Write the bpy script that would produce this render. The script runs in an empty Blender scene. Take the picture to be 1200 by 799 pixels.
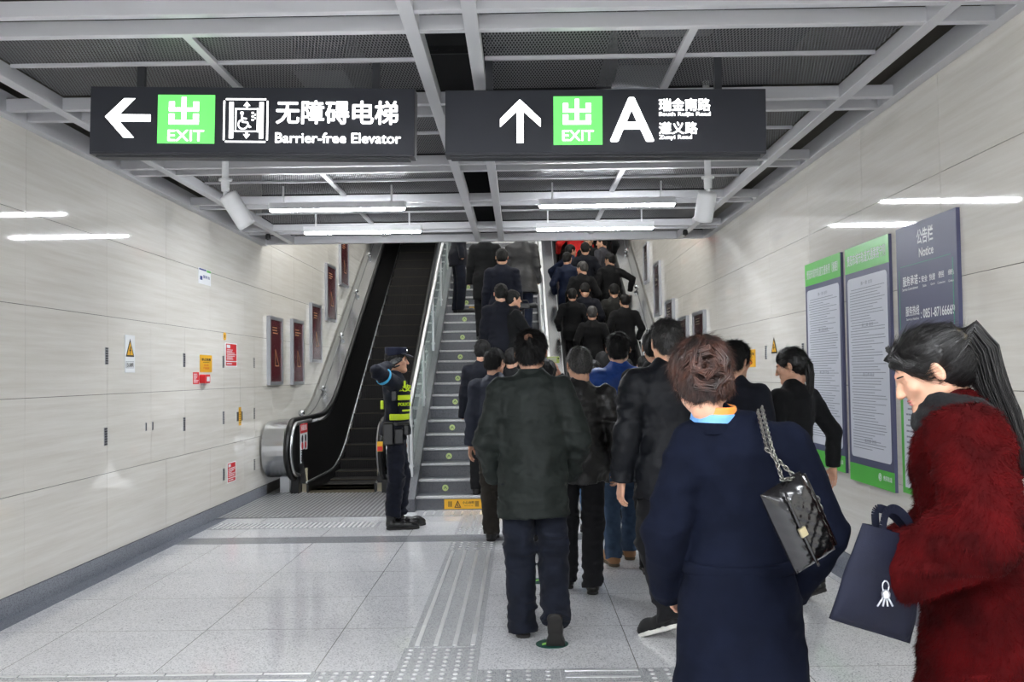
import bpy, math, random
import numpy as np
from mathutils import Vector, Matrix
random.seed(7)
C = bpy.context.scene.collection
SC = bpy.context.scene
PI = math.pi

# ------------------------------------------------------------------ camera, world, exposure
F_PX, VPX, VPY, ROLL, CAMH = 1110.0, 609.4, 438.0, 0.014, 1.48
yc = Vector((VPX - 600.0, -(VPY - 399.5), F_PX)).normalized()      # corridor direction seen by the camera (x right, y up, z ahead)
zc = Vector((-math.sin(ROLL), math.cos(ROLL), 0.0)); zc = (zc - yc * zc.dot(yc)).normalized()
xc = -(yc.cross(zc)).normalized()
if xc.x < 0: xc = -xc
W2C = Matrix((xc, yc, zc)).transposed()                            # columns: world axes in camera axes
C2W = W2C.transposed()
cam_data = bpy.data.cameras.new('camera'); cam = bpy.data.objects.new('camera', cam_data); C.objects.link(cam)
cam_data.sensor_width = 36.0; cam_data.lens = 36.0 * F_PX / 1200.0; cam_data.clip_start = 0.05
rx, ry, rz = C2W @ Vector((1, 0, 0)), C2W @ Vector((0, 1, 0)), C2W @ Vector((0, 0, -1))
cam.matrix_world = Matrix(((rx.x, ry.x, rz.x, 0), (rx.y, ry.y, rz.y, 0), (rx.z, ry.z, rz.z, CAMH), (0, 0, 0, 1)))
SC.camera = cam
SC.view_settings.view_transform = 'Standard'; SC.view_settings.look = 'None'
SC.view_settings.gamma = 1.0; SC.view_settings.use_curve_mapping = False
SC.view_settings.exposure = 1.28
SC.cycles.use_denoising = True
SC.cycles.max_bounces = 8; SC.cycles.transparent_max_bounces = 12; SC.cycles.diffuse_bounces = 4
SC.cycles.sample_clamp_indirect = 6.0
world = bpy.data.worlds.new('hall_light'); SC.world = world; world.use_nodes = True
world.node_tree.nodes['Background'].inputs[0].default_value = (0.93, 0.96, 1.0, 1)
world.node_tree.nodes['Background'].inputs[1].default_value = 0.60
LAMP = 58.0
LAMP_BACK = 190.0
LAMP_UP = 17.0

def at(u, v, Y=None, X=None, Z=None):
    """photo pixel -> world point on the plane Y=, X= or Z="""
    d = C2W @ Vector((u - 600.0, 399.5 - v, F_PX))
    if Y is not None: t = Y / d.y
    elif X is not None: t = X / d.x
    else: t = (Z - CAMH) / d.z
    return Vector((d.x * t, d.y * t, CAMH + d.z * t))

# ------------------------------------------------------------------ materials
def lin(c):
    return tuple(((v / 255.0) / 12.92 if v <= 10 else ((v / 255.0 + 0.055) / 1.055) ** 2.4) for v in c)
_mats = {}
def M(name, col, rough=0.6, metal=0.0, var=0.0, vscale=20.0, bump=0.0, bscale=60.0, emit=0.0, spec=0.5,
      coat=0.0, sheen=0.0, stretch=(1, 1, 1), col2=None, alpha=1.0, trans=0.0, sub=0.0):
    if name in _mats: return _mats[name]
    m = bpy.data.materials.new(name); m.use_nodes = True; _mats[name] = m
    nt = m.node_tree; b = nt.nodes['Principled BSDF']
    c = lin(col) + (1,)
    b.inputs['Base Color'].default_value = c
    b.inputs['Roughness'].default_value = rough; b.inputs['Metallic'].default_value = metal
    b.inputs['Specular IOR Level'].default_value = spec
    b.inputs['Coat Weight'].default_value = coat; b.inputs['Sheen Weight'].default_value = sheen
    b.inputs['Alpha'].default_value = alpha; b.inputs['Transmission Weight'].default_value = trans
    if sub: b.inputs['Subsurface Weight'].default_value = sub; b.inputs['Subsurface Scale'].default_value = 0.01
    if emit:
        b.inputs['Emission Color'].default_value = c; b.inputs['Emission Strength'].default_value = emit
    if var or bump:
        tc = nt.nodes.new('ShaderNodeTexCoord'); mp = nt.nodes.new('ShaderNodeMapping'); mp.inputs['Scale'].default_value = stretch
        nt.links.new(tc.outputs['Object'], mp.inputs[0])
    if var:
        n = nt.nodes.new('ShaderNodeTexNoise'); n.inputs['Scale'].default_value = vscale; n.inputs['Detail'].default_value = 4
        nt.links.new(mp.outputs[0], n.inputs['Vector'])
        r = nt.nodes.new('ShaderNodeValToRGB'); nt.links.new(n.outputs['Fac'], r.inputs[0])
        c2 = lin(col2) + (1,) if col2 else tuple(max(0, x * (1 - var)) for x in c[:3]) + (1,)
        c3 = tuple(min(1, x * (1 + (0 if col2 else var))) for x in c[:3]) + (1,)
        r.color_ramp.elements[0].position = 0.35; r.color_ramp.elements[1].position = 0.65
        r.color_ramp.elements[0].color = c2; r.color_ramp.elements[1].color = c3
        nt.links.new(r.outputs[0], b.inputs['Base Color'])
    if bump:
        n = nt.nodes.new('ShaderNodeTexNoise'); n.inputs['Scale'].default_value = bscale; n.inputs['Detail'].default_value = 3
        nt.links.new(mp.outputs[0], n.inputs['Vector'])
        bp = nt.nodes.new('ShaderNodeBump'); bp.inputs['Strength'].default_value = bump; bp.inputs['Distance'].default_value = 0.01
        nt.links.new(n.outputs['Fac'], bp.inputs['Height']); nt.links.new(bp.outputs[0], b.inputs['Normal'])
    return m

def math_node(nt, op, a, b=None, c=None):
    n = nt.nodes.new('ShaderNodeMath'); n.operation = op
    for i, v in enumerate((a, b, c)):
        if v is None: continue
        if isinstance(v, (int, float)): n.inputs[i].default_value = v
        else: nt.links.new(v, n.inputs[i])
    return n.outputs[0]

def granite(name, light, dark, speck, rough, joints=None, scale=170.0):
    m = bpy.data.materials.new(name); m.use_nodes = True; nt = m.node_tree; b = nt.nodes['Principled BSDF']
    tc = nt.nodes.new('ShaderNodeTexCoord')
    v = nt.nodes.new('ShaderNodeTexVoronoi'); v.inputs['Scale'].default_value = scale; nt.links.new(tc.outputs['Object'], v.inputs['Vector'])
    r = nt.nodes.new('ShaderNodeValToRGB'); nt.links.new(v.outputs['Color'], r.inputs[0])
    e = r.color_ramp.elements
    e[0].position = 0.0; e[0].color = lin(speck) + (1,); e[1].position = 0.22; e[1].color = lin(dark) + (1,)
    x = e.new(0.45); x.color = lin(light) + (1,); x = e.new(1.0); x.color = lin(tuple(min(255, c + 8) for c in light)) + (1,)
    n = nt.nodes.new('ShaderNodeTexNoise'); n.inputs['Scale'].default_value = 1.3; n.inputs['Detail'].default_value = 5
    nt.links.new(tc.outputs['Object'], n.inputs['Vector'])
    mx = nt.nodes.new('ShaderNodeMixRGB'); mx.blend_type = 'MULTIPLY'; mx.inputs[0].default_value = 1.0
    r2 = nt.nodes.new('ShaderNodeValToRGB'); r2.color_ramp.elements[0].position = .3; r2.color_ramp.elements[1].position = .7
    r2.color_ramp.elements[0].color = (.88, .88, .89, 1); r2.color_ramp.elements[1].color = (1, 1, 1, 1)
    nt.links.new(n.outputs['Fac'], r2.inputs[0]); nt.links.new(r.outputs[0], mx.inputs[1]); nt.links.new(r2.outputs[0], mx.inputs[2])
    out = mx.outputs[0]
    if joints:
        sx, ox, sy, oy, w = joints
        sep = nt.nodes.new('ShaderNodeSeparateXYZ'); nt.links.new(tc.outputs['Object'], sep.inputs[0])
        def dist(o, s, off):
            f = math_node(nt, 'FRACT', math_node(nt, 'ADD', math_node(nt, 'MULTIPLY', math_node(nt, 'ADD', o, -off), 1.0 / s), 20.0))
            return math_node(nt, 'MULTIPLY', math_node(nt, 'MINIMUM', f, math_node(nt, 'SUBTRACT', 1.0, f)), s)
        d = math_node(nt, 'MINIMUM', dist(sep.outputs[0], sx, ox), dist(sep.outputs[1], sy, oy))
        k = math_node(nt, 'LESS_THAN', d, w)
        mj = nt.nodes.new('ShaderNodeMixRGB'); nt.links.new(k, mj.inputs[0]); nt.links.new(out, mj.inputs[1]); mj.inputs[2].default_value = lin((112, 111, 106)) + (1,)
        out = mj.outputs[0]
    nt.links.new(out, b.inputs['Base Color']); b.inputs['Roughness'].default_value = rough
    return m

# ------------------------------------------------------------------ object helpers
def tag(o, label=None, cat=None, group=None, kind=None):
    if label: o['label'] = label
    if cat: o['category'] = cat
    if group: o['group'] = group
    if kind: o['kind'] = kind
    return o
def thing(name, label, cat, loc=(0, 0, 0), rz=0.0, group=None):
    o = bpy.data.objects.new(name, None); C.objects.link(o); o.empty_display_size = 0.1
    o.location = loc; o.rotation_euler = (0, 0, rz)
    return tag(o, label, cat, group)

class MB:
    def __init__(s): s.v = []; s.f = []
    def add(s, vs, fs):
        k = len(s.v); s.v += [tuple(p) for p in vs]; s.f += [tuple(k + i for i in f) for f in fs]; return s
    def box(s, x0, x1, y0, y1, z0, z1):
        x0, x1 = min(x0, x1), max(x0, x1); y0, y1 = min(y0, y1), max(y0, y1); z0, z1 = min(z0, z1), max(z0, z1)
        return s.add([(x0, y0, z0), (x1, y0, z0), (x1, y1, z0), (x0, y1, z0), (x0, y0, z1), (x1, y0, z1), (x1, y1, z1), (x0, y1, z1)],
                     [(0, 3, 2, 1), (4, 5, 6, 7), (0, 1, 5, 4), (1, 2, 6, 5), (2, 3, 7, 6), (3, 0, 4, 7)])
    def prism(s, poly, axis, a, b):
        """poly: 2D points; axis 'x': (y,z) extruded in x; 'y': (x,z) in y; 'z': (x,y) in z"""
        n = len(poly)
        def P(p, t): return {'x': (t, p[0], p[1]), 'y': (p[0], t, p[1]), 'z': (p[0], p[1], t)}[axis]
        vs = [P(p, a) for p in poly] + [P(p, b) for p in poly]
        area = sum(poly[i][0] * poly[(i + 1) % n][1] - poly[(i + 1) % n][0] * poly[i][1] for i in range(n))
        flip = (area > 0) ^ (a < b) ^ (axis == 'y')
        fs = [tuple(range(n)), tuple(range(2 * n - 1, n - 1, -1))] + [((i + 1) % n, i, n + i, n + (i + 1) % n) for i in range(n)]
        if flip: fs = [f[::-1] for f in fs]
        fs = [f[::-1] for f in fs]
        return s.add(vs, fs)
    def tube(s, path, r, n=10, caps=True, flat=None):
        path = [Vector(p) for p in path]; rs = r if isinstance(r, (list, tuple)) else [r] * len(path)
        up = None; rings = []
        for i, p in enumerate(path):
            d = (path[min(i + 1, len(path) - 1)] - path[max(i - 1, 0)]).normalized()
            if up is None:
                up = Vector((0, 0, 1)) if abs(d.z) < .9 else Vector((1, 0, 0))
            a = (up - d * up.dot(d)).normalized(); up = a; b = d.cross(a)
            rings.append([p + (a * math.cos(2 * PI * k / n) + b * math.sin(2 * PI * k / n)) * rs[i] for k in range(n)])
        vs = [q for R in rings for q in R]; fs = []
        for i in range(len(path) - 1):
            for k in range(n):
                fs.append((i * n + k, (i + 1) * n + k, (i + 1) * n + (k + 1) % n, i * n + (k + 1) % n))
        if caps: fs += [tuple(range(n)), tuple(range(len(vs) - 1, len(vs) - n - 1, -1))]
        return s.add(vs, [f[::-1] for f in fs])
    def lathe(s, prof, c, axis=(0, 0, 1), n=20):
        ax = Vector(axis).normalized(); a = Vector((1, 0, 0)) if abs(ax.x) < .9 else Vector((0, 1, 0)); a = (a - ax * a.dot(ax)).normalized(); b = ax.cross(a)
        c = Vector(c); vs = []
        for (r, h) in prof:
            vs += [c + ax * h + (a * math.cos(2 * PI * k / n) + b * math.sin(2 * PI * k / n)) * r for k in range(n)]
        fs = []
        for i in range(len(prof) - 1):
            for k in range(n): fs.append((i * n + k, i * n + (k + 1) % n, (i + 1) * n + (k + 1) % n, (i + 1) * n + k))
        fs += [tuple(range(n))[::-1], tuple(range(len(vs) - n, len(vs)))]
        return s.add(vs, fs)
    def build(s, name, mat, parent=None, smooth=False, bevel=0.0, off=None):
        me = bpy.data.meshes.new(name)
        vs = s.v if off is None else [(x - off[0], y - off[1], z - off[2]) for (x, y, z) in s.v]
        me.from_pydata(vs, [], s.f); me.materials.append(mat)
        o = bpy.data.objects.new(name, me); C.objects.link(o)
        if off is not None and parent is None: o.location = off
        if parent is not None: o.parent = parent
        if smooth: me.polygons.foreach_set('use_smooth', [True] * len(me.polygons)); me.update()
        if bevel:
            md = o.modifiers.new('bevel', 'BEVEL'); md.width = bevel; md.segments = 2; md.limit_method = 'ANGLE'
        return o

def text_mesh(body, size, mat, name, parent, loc, rot, align='CENTER', bold=0.0, extrude=0.001, sx=1.0):
    c = bpy.data.curves.new(name, 'FONT'); c.body = body; c.size = size; c.align_x = align; c.align_y = 'CENTER'; c.extrude = extrude
    c.resolution_u = 3
    o = bpy.data.objects.new('tmp', c); C.objects.link(o)
    me = bpy.data.meshes.new_from_object(o.evaluated_get(bpy.context.evaluated_depsgraph_get()))
    bpy.data.objects.remove(o); me.name = name; 
    if bold:                                                       # heavier strokes: the glyphs repeated a hair's breadth apart
        vs = [v.co.copy() for v in me.vertices]; fs = [tuple(p.vertices) for p in me.polygons]; V, Fc = [], []
        for k in range(9):
            r = 0 if k == 0 else bold * size * (1 if size < .5 else 1); dx, dy = r * math.cos(k * PI / 4), r * math.sin(k * PI / 4); n0 = len(V)
            V += [(v.x + dx, v.y + dy, v.z + k * 2e-5) for v in vs]; Fc += [tuple(n0 + i for i in f) for f in fs]
        me = bpy.data.meshes.new(name); me.from_pydata(V, [], Fc)
    me.materials.clear(); me.materials.append(mat)
    t = bpy.data.objects.new(name, me); C.objects.link(t); t.parent = parent; t.location = loc; t.rotation_euler = rot; t.scale = (sx, 1, 1)
    return t

def struct(name, mb, mat, **k): return tag(mb.build(name, mat, **k), kind='structure')
# ------------------------------------------------------------------ setting: walls, floor, ceiling grid
XL, XR, ZC = -3.23, 2.39, 3.15
YEND = 11.85
wall_mat = bpy.data.materials.new('polished_stone_panel'); wall_mat.use_nodes = True
def _wall():
    nt = wall_mat.node_tree; b = nt.nodes['Principled BSDF']; tc = nt.nodes.new('ShaderNodeTexCoord')
    mp = nt.nodes.new('ShaderNodeMapping'); mp.inputs['Scale'].default_value = (1, .35, 9.0); mp.inputs['Rotation'].default_value = (0.05, 0, 0)
    nt.links.new(tc.outputs['Object'], mp.inputs[0])
    n = nt.nodes.new('ShaderNodeTexNoise'); n.inputs['Scale'].default_value = 3.0; n.inputs['Detail'].default_value = 7; n.inputs['Roughness'].default_value = .65
    nt.links.new(mp.outputs[0], n.inputs['Vector'])
    r = nt.nodes.new('ShaderNodeValToRGB'); r.color_ramp.elements[0].position = .3; r.color_ramp.elements[1].position = .7
    r.color_ramp.elements[0].color = lin((221, 216, 206)) + (1,); r.color_ramp.elements[1].color = lin((236, 233, 226)) + (1,)
    nt.links.new(n.outputs['Fac'], r.inputs[0]); nt.links.new(r.outputs[0], b.inputs['Base Color'])
    b.inputs['Roughness'].default_value = 0.045; b.inputs['Specular IOR Level'].default_value = 0.4
_wall()
joint_mat = M('dark_joint', (96, 92, 84), .8)
ZJ = [.13, .75, 1.365, 1.975, 2.585, 3.195, 3.81, 4.42, 5.03, 5.64, 6.25, 6.86, 7.5, 8.2]
def wall(name, X, side, yj_low, yj_hi, z_hi=8.2):
    mb = MB(); g = .0018
    for i in range(len(ZJ) - 1):
        z0, z1 = ZJ[i], ZJ[i + 1]
        ys = (yj_low if 0.7 < z0 < 1.9 else yj_hi)
        for y0, y1 in zip(ys[:-1], ys[1:]):
            if z0 > 3.1 and y1 < YEND - 1.3: continue
            mb.box(X, X + side * .02, y0 + g, y1 - g, z0 + g, z1 - g)
    o = struct(name, mb, wall_mat)
    bk = MB().box(X + side * .012, X + side * .2, -4, 26, 0, z_hi)
    struct(name.replace('wall', 'wall_core'), bk, joint_mat)
reg = [-3.69 + 1.231 * i for i in range(25)]
wall('wall_left', XL, -1, [y for y in reg if y < 7.3] + [7.395, 8.27, 9.11, 10.32, 10.91, 11.5] + [y for y in reg if y > 12], reg)
regR = [-3.2 + 1.22 * i for i in range(25)]
wall('wall_right', XR, 1, regR, regR)
base_mat = granite('blue_grey_granite', (140, 144, 153), (116, 120, 130), (84, 88, 98), .18, None, 220)
struct('baseboard_left', MB().box(XL - .01, XL + .012, -4, 12.0, 0, .128), base_mat)
struct('baseboard_right', MB().box(XR - .012, XR + .01, -4, 12.0, 0, .128), base_mat)
floor_mat = granite('pale_speckled_granite', (236, 236, 238), (198, 199, 203), (126, 128, 134), .10, (.812, -.24, .806, 4.80, .0022))
struct('floor', MB().box(XL - .1, XR + .1, -4, 13.0, -.12, 0), floor_mat)
struct('trim_1', MB().box(XL + .012, XL + .135, -4, 10.0, 0.0, .002), base_mat)
struct('trim_2', MB().box(XR - .135, XR - .012, -4, 10.0, 0.0, .002), base_mat)
grey_gran = granite('mid_grey_granite', (150, 152, 156), (120, 122, 128), (80, 82, 88), .2, None, 200)
struct('trim_3', MB().box(XL + .135, XR - .135, 8.47, 8.79, 0.0, .002), grey_gran)
# ribbed metal landing plates in front of the escalators
plate_mat = M('ribbed_landing_plate', (140, 140, 143), .3, .55, var=.12, vscale=8, bump=.1)
rib_mat = M('bright_rib_metal', (214, 214, 216), .3, .4)
def landing(n, x0, x1):
    struct('trim_%d' % (n + 50), MB().box(x0, x1, 10.0, 12.28, 0, .004), plate_mat); mb = MB()
    x = x0 + .02
    while x < x1 - .02:
        mb.box(x, x + .018, 10.03, 12.26, .004, .008); x += .05
    struct('trim_%d' % n, mb, rib_mat)
landing(4, XL + .012, -1.30); landing(5, .42, XR - .012)

beam_mat = M('grey_painted_aluminium', (192, 192, 195), .4, .0, spec=.5)
nt_i = 6
def beam(x0, x1, y0, y1, z0=ZC, z1=ZC + .075):
    global nt_i
    mb = MB().box(x0, x1, y0, y1, z0, z1)
    struct('trim_%d' % nt_i, mb, beam_mat, bevel=.003); nt_i += 1
for yc_ in (-.4, 1.2, 2.8, 4.42, 5.92, 7.6, 9.2, 10.9):
    for d in (-.14, .11):
        beam(XL + .07, XR - .07, yc_ + d, yc_ + d + .05)
beam(XL + .005, XL + .075, -4, YEND, ZC - .02, ZC + .12); beam(XR - .075, XR - .005, -4, YEND, ZC - .0, ZC + .13)
for x in (-2.84, -.50, -.21, 2.02): beam(x - .035, x + .035, -4, YEND, ZC - .004, ZC + .08)
beam(XL + .03, XR - .03, YEND - .05, YEND + .02, ZC - .005, ZC + .10)
mesh_mat = bpy.data.materials.new('expanded_metal_mesh'); mesh_mat.use_nodes = True
def _mesh():
    nt = mesh_mat.node_tree; b = nt.nodes['Principled BSDF']; out = nt.nodes['Material Output']
    b.inputs['Base Color'].default_value = lin((116, 116, 119)) + (1,); b.inputs['Roughness'].default_value = .5; b.inputs['Metallic'].default_value = .2
    tc = nt.nodes.new('ShaderNodeTexCoord'); sep = nt.nodes.new('ShaderNodeSeparateXYZ'); nt.links.new(tc.outputs['Object'], sep.inputs[0])
    a = math_node(nt, 'MULTIPLY', sep.outputs[0], PI / .0175); c = math_node(nt, 'MULTIPLY', sep.outputs[1], PI / .070)
    s = math_node(nt, 'ABSOLUTE', math_node(nt, 'MULTIPLY', math_node(nt, 'SINE', math_node(nt, 'ADD', a, c)), math_node(nt, 'SINE', math_node(nt, 'SUBTRACT', a, c))))
    k = math_node(nt, 'GREATER_THAN', s, .34)
    tr = nt.nodes.new('ShaderNodeBsdfTransparent'); mx = nt.nodes.new('ShaderNodeMixShader')
    nt.links.new(k, mx.inputs[0]); nt.links.new(b.outputs[0], mx.inputs[1]); nt.links.new(tr.outputs[0], mx.inputs[2]); nt.links.new(mx.outputs[0], out.inputs[0])
_mesh()
mb = MB(); ribs = MB()
pairs = [1.2, 2.8, 4.42, 5.92, 7.6, 9.2, 10.9, 12.0]
for a, b in zip(pairs[:-1], pairs[1:]):
    y0, y1 = a + .17, (b - .15 if b < 12 else YEND - .06)
    for x0, x1 in ((-2.8, -.54), (-.17, 1.98)):
        mb.box(x0, x1, y0, y1, ZC + .085, ZC + .088)
        ym = (y0 + y1) / 2; xm = (x0 + x1) / 2
        ribs.box(x0, x1, ym - .012, ym + .012, ZC + .066, ZC + .084); ribs.box(xm - .022, xm + .022, y0, y1, ZC + .062, ZC + .084)
struct('ceiling', mb, mesh_mat)
struct('trim_%d' % nt_i, ribs, beam_mat); nt_i += 1
dark_mat = M('dark_void_paint', (22, 23, 25), .9)
struct('ceiling_void', MB().box(XL - .1, XR + .1, -4, YEND + .1, 4.25, 4.35), dark_mat)
struct('wall_fascia', MB().box(XL - .02, XR + .02, YEND + .02, YEND + .1, ZC + .1, 4.3), dark_mat)
struct('wall_void_left', MB().box(XL - .2, XL - .02, -4, YEND, 3.2, 4.3), dark_mat)
struct('wall_void_right', MB().box(XR + .02, XR + .2, -4, YEND, 3.2, 4.3), dark_mat)
# services above the mesh
duct_mat = M('galvanised_duct', (84, 88, 94), .45, .6, var=.2, vscale=6)
black_mat = M('black_rubber', (20, 20, 21), .5)
t = thing('air_duct', 'dull galvanised air duct above the gap between the two long ceiling beams', 'duct', (-.35, 5.2, 3.6))
MB().box(-.14, .17, -.55, .3, 0, .3).build('duct_body', duct_mat, t, bevel=.02); MB().box(-.16, .19, .27, .33, -.02, .32).build('flange', duct_mat, t)
for k, (x, dz) in enumerate(((-.46, 0), (-.425, .03), (-.39, .06))):
    tag(MB().tube([(x - .04, 4.5, 4.2), (x - .04, 4.5, 3.75 + dz), (x - .04, 4.75, 3.48 + dz), (x - .06, 5.1, 3.46 + dz), (x - .06, 5.5, 3.5 + dz), (x - .06, 5.7, 3.9)], .016, 8).build('cable_conduit', black_mat, smooth=True),
        'black cable conduit looping down beside the galvanised duct, %s of three' % ('leftmost', 'middle', 'rightmost')[k], 'cable', 'black conduits above the ceiling')
t = thing('cable_tray', 'black perforated cable tray crossing above the ceiling between the hanging signs', 'cable tray', (-.36, 5.9, 3.5))
mb = MB().box(-.3, .3, -.01, .01, 0, .05)
for i in range(6): mb.box(-.27 + .1 * i, -.23 + .1 * i, -.013, -.009, .02, .035)
mb.build('tray', black_mat, t); MB().tube([(-.2, 0, .03), (-.2, 0, .6)], .008, 6).build('hanger_rod', duct_mat, t); MB().tube([(.2, 0, .03), (.2, 0, .6)], .008, 6).build('hanger_rod', duct_mat, t)
for i, (x, y, w) in enumerate(((1.1, 4.6, .5), (-1.7, 4.5, .35), (1.0, 9.0, .45), (-1.5, 9.0, .4))):
    mb = MB().box(x - w / 2, x + w / 2, y - 1.9, y + 1.9, 3.80, 4.25)
    tag(mb.build('ventilation_duct', duct_mat, bevel=.01), ['long ventilation duct seen through the mesh over the right-hand hanging sign',
        'long ventilation duct seen through the mesh over the left-hand hanging sign', 'ventilation duct above the right pair of tube lamps', 'ventilation duct above the left pair of tube lamps'][i], 'duct')

# ------------------------------------------------------------------ fluorescent tubes
tube_mat = M('lit_tube', (246, 250, 255), .5, emit=LAMP); tube_back = M('lit_tube_hall', (246, 250, 255), .5, emit=LAMP_BACK)
white_mat = M('white_painted_metal', (228, 229, 230), .35)
def lamp(x0, x1, y, z, label, mat=None, rot=0.0):
    t = thing('tube_lamp', label, 'lamp', ((x0 + x1) / 2, y, z), 0, 'tube lamps under the ceiling'); t.rotation_euler = (rot, 0, 0)
    h = (x1 - x0) / 2
    MB().box(-h, h, -.026, .026, -.010 if mat else -.030, .0).build('diffuser', mat or tube_mat, t, bevel=.004 if mat else .012)
    MB().box(-h - .008, h + .008, -.034, .034, .0, .05).box(-h - .008, h + .008, -.034, -.027, -.010, .0).box(-h - .008, h + .008, .027, .034, -.010, .0).box(-h - .008, -h - .001, -.034, .034, -.01, 0).box(h + .001, h + .008, -.034, .034, -.01, 0).build('housing', white_mat, t)
    for sx in (-1, 1): MB().box(sx * (h - .12) - .008, sx * (h - .12) + .008, -.006, .006, .05, ZC + .0855 - z).build('bracket', white_mat, t)
lamp(-2.28, -1.04, 8.66, 3.03, 'lit white tube lamp on the left, nearer of the two left ones')
lamp(-2.28, -1.04, 10.06, 3.03, 'lit white tube lamp on the left, further of the two left ones')
lamp(.20, 1.44, 8.66, 3.03, 'lit white tube lamp on the right, nearer of the two right ones')
lamp(.20, 1.44, 10.06, 3.03, 'lit white tube lamp on the right, further of the two right ones')
for y, w1 in ((1.2, 'first'), (-.6, 'second'), (-2.2, 'third')):
    for x, w2 in ((-1.66, 'left'), (.82, 'right')):
        lamp(x - .62, x + .62, y, 3.03, 'lit white tube lamp of the near hall, %s row before the signs, %s side' % (w1, w2), tube_back)
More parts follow.
